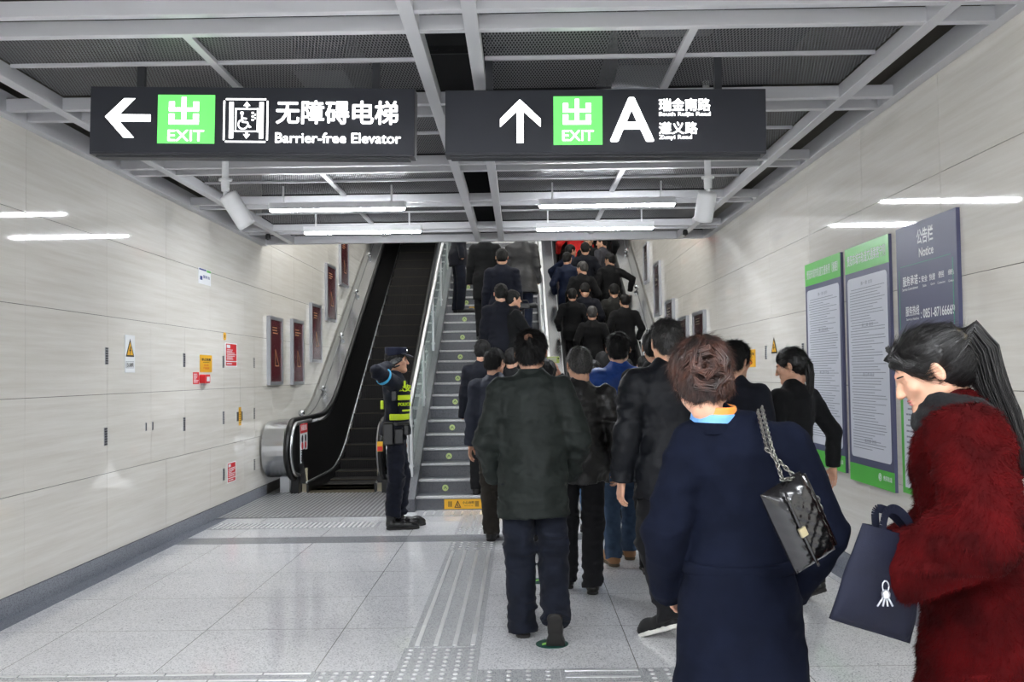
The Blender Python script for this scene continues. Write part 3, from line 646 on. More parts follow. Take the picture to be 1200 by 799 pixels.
for k, (bx_, title, lab) in enumerate(((notice(945.3, 987.2, 294.4, 987, 553, 987), ROUTE + '条例（摘要）', 'tall white text poster with green header, the left one of two beside the violet board'),
                                        (notice(992.6, 1044.3, 272.5, 1044, 576, 1044), ROUTE + '乘客守则', 'tall white text poster with green header, next to the violet notice board'))):
    w = WallItem(1, bx_, 'rules_poster', lab, 'poster', .02, 'green-headed rules posters')
    w.rect('board', purple, 0, 0, 1, 1, 0, .02); w.rect('header', sign_green, 0, .89, 1, 1, .02); w.rect('footer', sign_green, 0, 0, 1, .075, .02)
    w.text(title, .06, .92, .94, .968, 'title', white, .021, .010)
    w.rect('paper_panel', paper, .05, .105, .95, .865, .02, .001, .035)
    w.rows('body_text', ink, .11, .9, .14, .82, 58, .0212, 3 + k, .24)
    for j, b in enumerate((.835, .66, .455, .18)): w.text(('第一章 总则', '第二章 秩序', '第三章 安全', '第四章 附则')[j], .38, b - .008, .64, b + .008, 'chapter_heading', ink, .0216)
    mb = MB(); c_ = w.P(.70, .045)
    for r0 in (.026, .014):
        n_ = 20
        for i in range(n_):
            a_ = 2 * PI * i / n_; b_ = 2 * PI * (i + 1) / n_
            mb.prism([(c_[0] + r * math.cos(t_), c_[1] + r * math.sin(t_)) for r, t_ in ((r0, a_), (r0 - .006, a_), (r0 - .006, b_), (r0, b_))], 'x', w.s * .021, w.s * .0225)
    mb.build('operator_emblem', white, w.t); w.text('贵阳轨道', .77, .035, .95, .055, 'emblem_caption', white, .021, .02)
w = WallItem(1, notice(1053.5, 1125, 241, 1125, 397, 1059), 'notice_board', 'large slate-violet notice board with white service hotline lettering', 'notice board', .02)
y0_, y1_, z0_, z1_ = notice(1053.5, 1125, 241, 1125, 397, 1059)
w.rect('board', purple, 0, 0, 1, 1, 0, .022)
def bt(body, a0, a1, zt, zb, bold=.02):    # heights given as photo rows at the board's middle
    w.text(body, a0, (zb - z0_) / (z1_ - z0_), a1, (zt - z0_) / (z1_ - z0_), 'lettering', white, .022, bold * 1.1)
def zr(u, v): return at(u, v, X=XR - .022).z
bt('公告栏', 0.380, 0.650, zr(1087, 264.5), zr(1087, 283.5)); bt('Notice', 0.410, 0.650, zr(1086, 288), zr(1086, 299))
bt('服务承诺', 0.110, 0.380, zr(1068, 322.5), zr(1068, 334.5)); bt(':', 0.400, 0.420, zr(1077, 325), zr(1077, 331)); bt('安全', 0.440, 0.540, zr(1084, 322), zr(1084, 330)); bt('快捷', 0.570, 0.665, zr(1093, 320), zr(1093, 328)); bt('便民', 0.715, 0.805, zr(1104, 317), zr(1104, 325)); bt('绿色', 0.865, 0.950, zr(1114, 315), zr(1114, 322))
bt('Service Commitment', 0.100, 0.380, zr(1068, 336), zr(1068, 339.5), .01); bt('Safe', 0.460, 0.520, zr(1083, 333), zr(1083, 336), .01); bt('Quick', 0.590, 0.660, zr(1093, 331), zr(1093, 334), .01); bt('Convenient', 0.700, 0.820, zr(1103, 329), zr(1103, 332), .01); bt('Green', 0.865, 0.945, zr(1114, 327), zr(1114, 330), .01)
bt('服务热线', 0.150, 0.390, zr(1070, 358), zr(1070, 370)); bt('Service Hotline', 0.160, 0.380, zr(1070, 372), zr(1070, 375), .01); bt(': 0851-87166669', 0.415, 0.950, zr(1102, 358.5), zr(1102, 370))
tl = M('teal_outline', (64, 140, 120), .5)
za, zb_ = (zr(1060, 390) - z0_) / (z1_ - z0_), (zr(1060, 312) - z0_) / (z1_ - z0_)
for a, b, c, d in ((.07, za, .91, za + .006), (.07, zb_ - .006, .91, zb_), (.04, za + .03, .052, zb_ - .03), (.93, za + .03, .942, zb_ - .03)): w.rect('outline', tl, a, b, c, d, .022, .001)
w = WallItem(1, (y0_ - .02, y1_, z0_ - .95, z0_ - .01), 'service_poster', 'white poster with green border below the violet board, behind the red coat woman', 'poster')
w.rect('board', sign_green, 0, 0, 1, 1, 0, .02); w.rect('paper_panel', paper, .05, .04, .95, .96, .02); w.rows('body_text', ink, .1, .9, .1, .9, 22, .0212, 9, .3)

slot_mat = M('louvre_slot', (70, 70, 72), .5)
def slot(side, u, v0, v1, label, pale=False):
    y0, y1, z0, z1 = wrect(side, u - 1, u + 1, v0, v1); yc_ = (y0 + y1) / 2
    s = WallItem(side, (yc_ - .028, yc_ + .028, z0, z1), 'louvre', label, 'louvre', .004, 'narrow louvre slots in the wall panels')
    s.rect('slot_frame', M('slot_pale', (176, 175, 170), .4) if pale else frame_al, 0, 0, 1, 1, 0, .004)
    n = 7; mb = MB()
    for i in range(n):
        for a0, a1 in ((.12, .45), (.55, .88)):
            p, q = s.P(a0, (i + .15) / n), s.P(a1, (i + .85) / n); mb.box(s.s * .004, s.s * .005, p[0], q[0], p[1], q[1])
    mb.build('opening', slot_mat, s.t)
SL = [(124.8, 407, 427, 'dark louvre slot left of the warning triangle, upper of its pair'), (123.8, 501, 522, 'dark louvre slot below and left of the warning triangle'),
      (215.6, 414, 430, 'dark louvre slot left of the yellow notice, upper of its pair'), (215.6, 489, 505, 'dark louvre slot below the small red alarm box, left side'),
      (261.5, 417, 431, 'dark louvre slot touching the left edge of the upper red notice'), (261.5, 482, 497, 'dark louvre slot left of the yellow vertical label'),
      (261.5, 549, 563, 'dark louvre slot left of the lower red notice'), (297.5, 419, 431, 'pale louvre slot right of the upper red notice'),
      (297.5, 478, 491, 'pale louvre slot right of the yellow vertical label'), (297.5, 538, 551, 'louvre slot right of the lower red notice, near the escalator drum')]
for u, v0, v1, lab in SL: slot(-1, u, v0, v1, lab, u > 290)
for u, v0, v1, lab in ((171, 495, 505, 'small dark door catch on the left wall, left of a panel joint'), (178.6, 494, 504, 'small dark door catch on the left wall, right of a panel joint')):
    s = WallItem(-1, wrect(-1, u - .6, u + .6, v0, v1), 'door_catch', lab, 'catch'); s.rect('catch_plate', frame_al, 0, 0, 1, 1, 0, .004); s.rect('catch_slot', black_ink, .2, .05, .8, .95, .004)
for u, v0, v1, lab in ((897.5, 405, 421, 'dark louvre slot on the right wall left of the small warning triangle'), (941, 402, 421, 'dark louvre slot on the right wall beside the leftmost poster')):
    slot(1, u, v0, v1, lab)
def tri_sign(side, box, label, caption, white_on=True):
    s = WallItem(side, box, 'warning_sign', label, 'sign')
    if white_on: s.rect('plate', white, 0, 0, 1, 1, 0, .004)
    p = [s.P(.08, .42), s.P(.92, .42), s.P(.5, .90)] if white_on else [s.P(0, 0), s.P(1, 0), s.P(.5, 1)]
    c = ((p[0][0] + p[1][0] + p[2][0]) / 3, (p[0][1] + p[1][1] + p[2][1]) / 3)
    q = [(c[0] + (a - c[0]) * .72, c[1] + (b - c[1]) * .72) for a, b in p]
    MB().prism(p, 'x', s.s * .004, s.s * .005).build('triangle', black_ink, s.t); MB().prism(q, 'x', s.s * .005, s.s * .006).build('triangle_inner', yellow, s.t)
    bo = [(.02, .5), (-.28, -.05), (0, -.02), (-.12, -.5), (.28, .1), (.05, .08), (.2, .45)]
    w_, h_ = abs(p[1][0] - p[0][0]) * .42, (p[2][1] - p[0][1]) * .5
    MB().prism([(c[0] + a * w_, c[1] + b * h_) for a, b in bo], 'x', s.s * .006, s.s * .007).build('lightning_bolt', black_ink, s.t)
    if white_on:
        s.rect('caption_frame', ink, .1, .12, .9, .30, .004); s.rect('caption_field', white, .13, .13, .87, .29, .005, .0006); s.text(caption, .17, .15, .83, .27, 'caption', black_ink, .0056, .01)
tri_sign(-1, wrect(-1, 146, 157.5, 392.5, 436.5), 'white sign with black and yellow electric triangle on the left wall', '当心触电')
tri_sign(1, wrect(1, 904, 911, 395, 414), 'small electric warning triangle on the right wall above the ponytailed woman', '', False)
def yellow_notice(side, box, label):
    s = WallItem(side, box, 'yellow_notice', label, 'notice'); s.rect('plate', yellow, 0, 0, 1, 1, 0, .004, .01)
    s.text('禁止阻塞', .12, .66, .88, .82, 'heading', black_ink, .004, .02); s.rect('rule', black_ink, .25, .56, .75, .58, .004)
    s.text('消火栓', .3, .34, .7, .46, 'caption', M('orange_ink', (222, 96, 30), .5), .004, .02); s.text('严禁遮挡', .25, .16, .75, .30, 'second_caption', _mats['orange_ink'], .004, .02)
yellow_notice(-1, wrect(-1, 234, 248, 416, 436), 'yellow notice on the left wall above the red alarm box')
yellow_notice(1, wrect(1, 874.5, 885, 409.5, 430), 'yellow notice on the right wall by the man with glasses')
def red_notice(box, label, seed):
    s = WallItem(-1, box, 'red_notice', label, 'notice'); s.rect('plate', white, 0, 0, 1, 1, 0, .003); s.rect('red_field', red, .06, .24, .94, .96, .003); s.rect('red_footer', red, .06, .04, .94, .20, .003)
    s.rect('white_block', white, .12, .78, .4, .92, .004); s.rows('white_text', white, .12, .9, .28, .74, 7, .004, seed, .5); s.rows('footer_text', white, .12, .9, .07, .17, 1, .004, seed + 1, .5)
red_notice(wrect(-1, 263.5, 277.5, 402, 429.5), 'red instruction notice on the left wall, the upper one', 1)
red_notice(wrect(-1, 265.5, 275.5, 541.5, 565), 'red instruction notice on the left wall low above the baseboard', 4)
s = WallItem(-1, wrect(-1, 226, 232.8, 436, 450), 'red_label', 'small red label left of the fire alarm box', 'label'); s.rect('plate', red, 0, 0, 1, 1, 0, .003); s.rows('white_text', white, .1, .9, .1, .9, 6, .003, 5, .5)
s = WallItem(-1, wrect(-1, 233.5, 240, 438.8, 449), 'fire_alarm', 'small red fire alarm box with a white window on the left wall', 'alarm box'); s.rect('case', red, 0, 0, 1, 1, 0, .055, .02); s.rect('window', white, .35, .2, .9, .75, .055); s.rect('bracket', frame_al, .3, -.25, .7, 0, 0, .03)
s = WallItem(-1, wrect(-1, 261.6, 264.8, 389.5, 398.5), 'oval_label', 'small yellow oval label above the upper red notice', 'label'); s.rect('plate', yellow, 0, 0, 1, 1, 0, .003, .03); s.rect('mark', black_ink, .4, .3, .6, .7, .003)
s = WallItem(-1, wrect(-1, 278.6, 282.4, 477, 498.5), 'seal_label', 'yellow vertical label over a black slot on the left wall', 'label'); s.rect('slot', slot_mat, -.35, .25, 1.35, .75, 0, .004); s.rect('plate', yellow, .15, 0, .85, 1, .004); s.rows('small_print', black_ink, .3, .7, .1, .9, 7, .005, 2, .4)
s = WallItem(-1, wrect(-1, 232.5, 247, 315.5, 333.5), 'info_label', 'small white label with blue and green header high on the left wall', 'label'); s.rect('plate', white, 0, 0, 1, 1, 0, .003)
s.rect('blue_header', M('navy_blue_print', (36, 54, 130), .5), .05, .88, .62, .98, .003); s.rect('green_header', sign_green, .66, .84, .98, .98, .003); s.rect('figure', _mats['navy_blue_print'], .12, .25, .3, .5, .003); s.text('服务台', .36, .4, .9, .6, 'caption', _mats['navy_blue_print'], .003, .02)
# framed pictures
maroon = M('maroon_print', (78, 16, 26), .25); gold = M('gold_print', (176, 140, 96), .5); darkpic = M('dark_print', (36, 38, 40), .25, var=.5, vscale=9, col2=(70, 30, 34))
def picture(side, box, label, mat, group):
    s = WallItem(side, box, 'framed_poster', label, 'poster', .05, group)
    fw = .045 / s.w; fh = .045 / s.h
    s.rect('frame', frame_al, 0, 0, 1, 1, 0, .03); s.rect('picture', mat, fw, fh, 1 - fw, 1 - fh, .03, .003)
    s.rect('frame_bar', frame_al, 0, 0, 1, fh, .03, .015); s.rect('frame_bar', frame_al, 0, 1 - fh, 1, 1, .03, .015); s.rect('frame_bar', frame_al, 0, fh, fw, 1 - fh, .03, .015); s.rect('frame_bar', frame_al, 1 - fw, fh, 1, 1 - fh, .03, .015)
    if side < 0:
        mb = MB()
        for p, q in (((.45, .28), (.45, .52)), ((.45, .52), (.72, .28)), ((.72, .28), (.45, .28))):
            a, b = Vector(s.P(*p)), Vector(s.P(*q)); n = Vector((-(b - a).y, (b - a).x)).normalized() * .006
            mb.prism([tuple(a + n), tuple(a - n), tuple(b - n), tuple(b + n)], 'x', .033, .035)
        mb.build('gold_line_drawing', gold, s.t); s.rows('gold_text', gold, .25, .75, .74, .86, 3, .033, 6, .4)
    else: s.rows('lettering', M('picture_print', (96, 92, 70), .5), .25, .8, .55, .8, 3, .033, 6, .3)
for (u0, u1, v0, v1), lab in (((312.5, 328, 371.5, 451), 'maroon framed poster on the left wall, nearest and lowest of the row'), ((340, 353, 375, 450.5), 'maroon framed poster, second from the near end of the left row'),
        ((362.5, 374.5, 356.5, 424.5), 'maroon framed poster, third up the left escalator wall'), ((381, 392, 311, 376.5), 'maroon framed poster, fourth up the left escalator wall'),
        ((397.5, 407, 278, 336), 'maroon framed poster highest on the left, cut by the ceiling edge')):
    picture(-1, wrect(-1, u0, u1, v0, v1), lab, maroon, 'maroon posters up the left wall')
for (u0, u1, v0, v1), lab in (((815.5, 828.5, 364.5, 400), 'narrow framed picture on the right wall, nearest of the row'), ((797.6, 808, 371, 405), 'small framed picture on the right wall, second from the near end'),
        ((782.6, 791.8, 351, 392), 'narrow framed picture on the right wall, third up the escalator'), ((769.7, 776.6, 306, 370), 'tall framed picture on the right wall, fourth up the escalator'),
        ((758, 763, 283, 331), 'framed picture high on the right wall under the ceiling edge')):
    picture(1, wrect(1, u0, u1, v0, v1), lab, darkpic, 'framed pictures up the right wall')

# ------------------------------------------------------------------ floor: tactile strips and stickers
stud_mat = M('steel_tactile', (232, 232, 233), .28, .45); dot_base = granite('tactile_slab_granite', (196, 197, 199), (156, 158, 162), (104, 106, 112), .25, None, 200)
def studs_grid(x0, x1, y0, y1, nx, ny):
    mb = MB()
    for i in range(nx):
        for j in range(ny):
            x = x0 + (i + .5) * (x1 - x0) / nx; y = y0 + (j + .5) * (y1 - y0) / ny
            mb.lathe([(.0145, 0), (.0125, .003), (.006, .0045)], (x, y, .0035), n=8)
    return mb
def tactile(name, label, x0, x1, y0, y1, studs=None, bars=None, base=True):
    t = thing(name, label, 'tactile paving', ((x0 + x1) / 2, (y0 + y1) / 2, 0), 0, 'tactile guide strips on the floor'); off = ((x0 + x1) / 2, (y0 + y1) / 2, 0)
    MB().box(x0, x1, y0, y1, .0005, .0035).build('slab', dot_base if base else floor_mat, t, off=off)
    for s_ in studs or []:
        o_ = studs_grid(*s_).build('studs', stud_mat, t, off=off, smooth=True); tag(o_, kind='stuff')
    for (a, b, c, d) in bars or []:
        MB().box(a, b, c, d, .0035, .008).build('bar', stud_mat, t, off=off, bevel=.003)
bars = []
for x in (-.583, -.481, -.377, -.279):
    y = 5.22
    while y < 7.95: bars.append((x - .013, x + .013, y, y + .196)); y += .2
tactile('tactile_path', 'tactile path of four steel bars running towards the stairs', -.63, -.235, 5.2, 8.46, [(-.63, -.235, 8.03, 8.42, 6, 4)], bars)
tactile('tactile_path', 'stud-patterned tactile slab at the near end of the bar path', -.645, -.235, 4.4, 5.19, [(-.64, -.24, 4.42, 5.17, 6, 11)])
bars = []
for i in range(10):
    for j in range(4): bars.append((-3.0 + i * .245 - .01, -3.0 + i * .245 + .225, 4.76 - j * .1 - .012, 4.76 - j * .1 + .012))
tactile('tactile_path', 'crossing tactile strip of long steel bars at the left bottom edge', -3.05, -1.04, 4.4, 4.795, None, [b for b in bars if b[1] < -1.03])
tactile('tactile_path', 'studded tactile slab left of the path junction', -1.035, -.65, 4.4, 4.795, [(-1.03, -.655, 4.41, 4.79, 6, 6)])
tactile('tactile_path', 'studded tactile slab right of the path junction', -.23, .175, 4.4, 4.795, [(-.22, .165, 4.41, 4.79, 4, 6)])
tactile('tactile_path', 'tactile slab with crosswise steel bars in front of the walking men', .18, .58, 4.4, 4.795, None, [(.2, .565, 4.76 - j * .1 - .012, 4.76 - j * .1 + .012) for j in range(4)])
tactile('tactile_path', 'studded tactile slab beside the navy coat woman', .585, .98, 4.4, 4.795, [(.59, .975, 4.41, 4.79, 5, 6)])
tactile('tactile_path', 'tactile strip of small studs across the floor before the left escalator', -3.08, -1.42, 9.28, 9.66, [(-3.06, -1.44, 9.3, 9.64, 34, 7)])
bars = [(-1.05 + i * .1, -1.025 + i * .1, 10.02, 10.30) for i in range(13)]
tactile('tactile_path', 'tactile strip of short slanting bars at the foot of the stairs', -1.12, .28, 9.98, 10.34, None, bars)
bars = [(x - .013, x + .013, y, y + .196) for x in (-.583, -.481, -.377, -.279) for y in (9.22, 9.42, 9.62, 9.80)]
tactile('tactile_path', 'short tactile path between the dark floor band and the stairs', -.63, -.235, 8.80, 9.97, [(-.63, -.235, 8.81, 9.17, 6, 4)], bars)
def floor_sticker(u, v, label, r=.09):
    p = at(u, v, Z=0); t = thing('floor_sticker', label, 'sticker', (p.x, p.y, 0), 0, 'green floor arrow stickers')
    MB().lathe([(r, .0005), (r, .003)], (0, 0, 0), n=28).build('disc', M('dark_teal', (20, 74, 64), .4), t)
    s = r / .09
    MB().prism([(-.055 * s, -.035 * s), (0, .012 * s), (.055 * s, -.035 * s), (.055 * s, .0), (0, .05 * s), (-.055 * s, .0)][::1], 'z', .003, .004).build('arrow', M('lime_print', (168, 232, 110), .5), t)
floor_sticker(647, 754.5, 'green arrow sticker on the floor under the lifted black shoe'); floor_sticker(632, 681, 'green arrow sticker on the floor between the legs of the dark green jacket man')
# ------------------------------------------------------------------ implicit surfaces -> one continuous mesh
_rs = np.random.RandomState(3); _LAT = _rs.rand(32, 32, 32).astype('f')
def vnoise(x, y, z):
    x, y, z = np.broadcast_arrays(x, y, z)
    xi, yi, zi = np.floor(x).astype(int), np.floor(y).astype(int), np.floor(z).astype(int)
    fx, fy, fz = x - xi, y - yi, z - zi
    fx, fy, fz = fx * fx * (3 - 2 * fx), fy * fy * (3 - 2 * fy), fz * fz * (3 - 2 * fz)
    a, b = xi & 31, (xi + 1) & 31; c, d = yi & 31, (yi + 1) & 31; e, f = zi & 31, (zi + 1) & 31
    L = _LAT
    v = ((L[a, c, e] * (1 - fx) + L[b, c, e] * fx) * (1 - fy) + (L[a, d, e] * (1 - fx) + L[b, d, e] * fx) * fy) * (1 - fz) + \
        ((L[a, c, f] * (1 - fx) + L[b, c, f] * fx) * (1 - fy) + (L[a, d, f] * (1 - fx) + L[b, d, f] * fx) * fy) * fz
    return (v * 2 - 1).astype('f')
def V3(p): return np.array(p, 'f')
class SDF:
    def __init__(s, lo, hi, h):
        s.h = h; s.lo = V3(lo); n = np.ceil((V3(hi) - s.lo) / h).astype(int) + 2
        s.F = np.full(n, 1.0, 'f'); s.n = n
        s.ax = [(s.lo[i] + h * np.arange(n[i])).astype('f') for i in range(3)]
    def _sl(s, lo, hi, pad):
        r = []
        for i in range(3):
            a = int(max(0, math.floor((lo[i] - pad - s.lo[i]) / s.h))); b = int(min(s.n[i], math.ceil((hi[i] + pad - s.lo[i]) / s.h) + 1))
            if b <= a: return None
            r.append(slice(a, b))
        return tuple(r)
    def grid(s, sl): return s.ax[0][sl[0]][:, None, None], s.ax[1][sl[1]][None, :, None], s.ax[2][sl[2]][None, None, :]
    def comb(s, sl, d, k, op):
        F = s.F[sl]
        if op == 'sub': a, b, sg = -F, d, -1
        else: a, b, sg = F, d, 1
        if k > 0:
            hh = np.maximum(k - np.abs(a - b), 0) / k; r = np.minimum(a, b) - hh * hh * k * .25
        else: r = np.minimum(a, b)
        s.F[sl] = r * sg
    def cone(s, a, b, ra, rb, k=.02, flat=None, fs=1.0, op='add'):
        a, b = V3(a), V3(b); R = max(ra, rb) ; lo = np.minimum(a, b) - R; hi = np.maximum(a, b) + R
        sl = s._sl(lo, hi, .05 + k)
        if sl is None: return s
        x, y, z = s.grid(sl); d = b - a; L2 = float(d @ d) + 1e-12
        px, py, pz = x - a[0], y - a[1], z - a[2]
        t = np.clip((px * d[0] + py * d[1] + pz * d[2]) / L2, 0, 1)
        qx, qy, qz = px - t * d[0], py - t * d[1], pz - t * d[2]
        q2 = qx * qx + qy * qy + qz * qz
        if flat is not None:
            n = V3(flat); n = n / np.linalg.norm(n); qn = qx * n[0] + qy * n[1] + qz * n[2]; q2 = q2 + qn * qn * (1 / fs ** 2 - 1)
        s.comb(sl, np.sqrt(q2) - (ra + (rb - ra) * t), k, op); return s
    def path(s, pts, rs, **kw):
        for i in range(len(pts) - 1): s.cone(pts[i], pts[i + 1], rs[i], rs[i + 1], **kw)
        return s
    def ell(s, c, r, rot=None, k=.02, op='add'):
        c, r = V3(c), V3(r); R = float(max(r)); sl = s._sl(c - R, c + R, .04 + k)
        if sl is None: return s
        x, y, z = s.grid(sl); p = [x - c[0], y - c[1], z - c[2]]
        if rot is not None:
            m = np.array(rot, 'f').T; p = [m[i, 0] * p[0] + m[i, 1] * p[1] + m[i, 2] * p[2] for i in range(3)]
        k0 = np.sqrt((p[0] / r[0]) ** 2 + (p[1] / r[1]) ** 2 + (p[2] / r[2]) ** 2) + 1e-6
        k1 = np.sqrt((p[0] / r[0] ** 2) ** 2 + (p[1] / r[1] ** 2) ** 2 + (p[2] / r[2] ** 2) ** 2) + 1e-6
        s.comb(sl, k0 * (k0 - 1) / k1, k, op); return s
    def cut(s, p, n, round=0.0):
        """remove what lies on the +n side of the plane through p"""
        n = V3(n); n = n / np.linalg.norm(n); sl = (slice(None),) * 3; x, y, z = s.grid(sl)
        d = (x - p[0]) * n[0] + (y - p[1]) * n[1] + (z - p[2]) * n[2]
        if round > 0:
            hh = np.maximum(round - np.abs(s.F - d), 0) / round; s.F = np.maximum(s.F, d) + hh * hh * round * .25
        else: s.F = np.maximum(s.F, d)
        return s
    def noise(s, amp, freq, off=0.0, ridge=False, mask=None):
        x, y, z = s.grid((slice(None),) * 3)
        idx = np.abs(s.F) < .045
        I = np.nonzero(idx); X, Y, Z = s.ax[0][I[0]], s.ax[1][I[1]], s.ax[2][I[2]]
        n = vnoise(X * freq[0] + off, Y * freq[1] + off * 1.7, Z * freq[2] + off * .6)
        if ridge: n = 1 - 2.2 * np.abs(n)
        if mask is not None: n = n * mask(X, Y, Z)
        s.F[idx] += -amp * n; return s
    def mesh(s):
        F = s.F; S = F < 0; nx, ny, nz = F.shape
        C8 = [S[i:nx - 1 + i, j:ny - 1 + j, k:nz - 1 + k] for i in (0, 1) for j in (0, 1) for k in (0, 1)]
        cnt = sum(c.astype(np.uint8) for c in C8); act = (cnt > 0) & (cnt < 8)
        I = np.array(np.nonzero(act)); N = I.shape[1]
        if N == 0: return np.zeros((0, 3), 'f'), np.zeros((0, 4), int)
        idx = np.full(act.shape, -1, np.int64); idx[tuple(I)] = np.arange(N)
        acc = np.zeros((3, N)); ct = np.zeros(N)
        for ax in range(3):
            o1, o2 = [a for a in range(3) if a != ax]
            for u in (0, 1):
                for v in (0, 1):
                    p = I.copy(); p[o1] += u; p[o2] += v; q = p.copy(); q[ax] += 1
                    a, b = F[tuple(p)], F[tuple(q)]; m = (a < 0) != (b < 0); t = np.where(m, a / np.where(m, a - b, 1), 0)
                    pt = p.astype(float); pt[ax] += t; acc += pt * m; ct += m
        v = (acc / ct).T * s.h + s.lo
        quads = []
        for ax in range(3):
            o1, o2 = [(1, 2), (2, 0), (0, 1)][ax]
            sA = [slice(None)] * 3; sB = [slice(None)] * 3; sA[ax] = slice(0, -1); sB[ax] = slice(1, None)
            for o in (o1, o2): sA[o] = slice(1, -1); sB[o] = slice(1, -1)
            a, b = S[tuple(sA)], S[tuple(sB)]; E = np.array(np.nonzero(a != b)); 
            if E.shape[1] == 0: continue
            P = E.copy(); P[o1] += 1; P[o2] += 1
            def cell(d1, d2):
                q = P.copy(); q[o1] -= d1; q[o2] -= d2; return idx[tuple(q)]
            f = np.stack([cell(1, 1), cell(0, 1), cell(0, 0), cell(1, 0)], 1)
            ins = a[tuple(E)]; f[~ins] = f[~ins][:, ::-1]; quads.append(f)
        return v, np.concatenate(quads)
def merge(*ms):
    vs, fs, k = [], [], 0
    for v, f in ms: vs.append(v); fs.append(f + k); k += len(v)
    return np.concatenate(vs), np.concatenate(fs)
def mesh_obj(name, vf, mat, parent=None, smooth=True):
    v, f = vf; me = bpy.data.meshes.new(name); n = f.shape[1]
    me.vertices.add(len(v)); me.vertices.foreach_set('co', np.asarray(v, 'f').ravel())
    me.loops.add(f.size); me.loops.foreach_set('vertex_index', f.ravel().astype(np.int32))
    me.polygons.add(len(f)); me.polygons.foreach_set('loop_start', (np.arange(len(f)) * n).astype(np.int32)); me.polygons.foreach_set('loop_total', np.full(len(f), n, np.int32))
    me.polygons.foreach_set('use_smooth', np.full(len(f), smooth)); me.materials.append(mat); me.update(calc_edges=True); me.validate()
    o = bpy.data.objects.new(name, me); C.objects.link(o); o.parent = parent; return o
def vnormals(v, f):
    n = np.cross(v[f[:, 2]] - v[f[:, 0]], v[f[:, 3]] - v[f[:, 1]]); N = np.zeros_like(v)
    for i in range(4): np.add.at(N, f[:, i], n)
    return N / (np.linalg.norm(N, axis=1, keepdims=True) + 1e-9)
def strands(vf, count, length, width, flow, lift=.35, jit=.3, seed=1, segs=3, mask=None, curl=0.0):
    """short hairs standing on a surface: thin tapering ribbons"""
    v, f = vf; rs = np.random.RandomState(seed); N = vnormals(v, f)
    w = rs.randint(0, len(f), count); q = rs.rand(count, 4); q /= q.sum(1, keepdims=True)
    p = (v[f[w]] * q[:, :, None]).sum(1); n = (N[f[w]] * q[:, :, None]).sum(1); n /= np.linalg.norm(n, axis=1, keepdims=True) + 1e-9
    if mask is not None:
        k = mask(p, n); p, n = p[k], n[k]; count = len(p)
    fl = flow(p, n) if callable(flow) else np.tile(V3(flow), (count, 1))
    fl = fl - n * (fl * n).sum(1, keepdims=True); fl /= np.linalg.norm(fl, axis=1, keepdims=True) + 1e-9
    d = fl + n * lift + rs.randn(count, 3) * jit; d /= np.linalg.norm(d, axis=1, keepdims=True)
    L = length * (.6 + .8 * rs.rand(count, 1)); side = np.cross(d, n + rs.randn(count, 3) * .3); side /= np.linalg.norm(side, axis=1, keepdims=True) + 1e-9
    g = fl * .6 - n * .25; rows = []; p = p - n * .001
    for s_ in range(segs + 1):
        t = s_ / segs; c = p + d * L * t + g * L * (t * t) * .45 + side * (curl * L * math.sin(t * 3)); wd = width * (1 - t) ** .6 * .5
        rows += [c - side * wd, c + side * wd]
    A = np.stack(rows, 1).reshape(-1, 3); m = 2 * (segs + 1); base = np.arange(count)[:, None] * m
    fs = [np.concatenate([base + 2 * s_, base + 2 * s_ + 1, base + 2 * s_ + 3, base + 2 * s_ + 2], 1) for s_ in range(segs)]
    return A, np.concatenate(fs)
def rotm(yaw=0, pitch=0, roll=0):
    return Matrix.Rotation(yaw, 3, 'Z') @ Matrix.Rotation(pitch, 3, 'X') @ Matrix.Rotation(roll, 3, 'Y')
def ik(a, c, l1, l2, hint):
    a, c, hint = Vector(a), Vector(c), Vector(hint); d = c - a; D = min(d.length, (l1 + l2) * .999); d.normalize(); c = a + d * D
    x = (l1 * l1 - l2 * l2 + D * D) / (2 * D); y = math.sqrt(max(l1 * l1 - x * x, 0)); h = (hint - d * hint.dot(d)).normalized()
    return a + d * x + h * y, c

# ------------------------------------------------------------------ materials of people
skin_m = M('skin', (204, 156, 130), .5, sub=.12, var=.06, vscale=30); skin_tan = M('skin_tan', (198, 150, 124), .5, sub=.1, var=.06, vscale=30)
def cloth(name, col, **k):
    kk = dict(rough=.82, var=.14, vscale=14, bump=.12, bscale=420, sheen=.04, spec=.2); kk.update(k); r = kk.pop('rough'); return M(name, col, r, **kk)
hair_blk = M('black_hair', (9, 8, 8), .6, var=.4, vscale=60, spec=.3); hair_brn = M('brown_hair', (92, 48, 30), .42, var=.6, vscale=45, col2=(38, 20, 15)); hair_gry = M('greying_hair', (70, 68, 67), .5, var=.5, vscale=140, col2=(26, 25, 25))
shoe_blk = M('black_shoe_leather', (20, 19, 19), .35); sole_m = M('dark_sole', (34, 32, 31), .7)
eye_w = M('eye_white', (226, 222, 218), .2); eye_b = M('eye_iris', (30, 20, 16), .2); lip_m = M('lips', (182, 104, 96), .5)

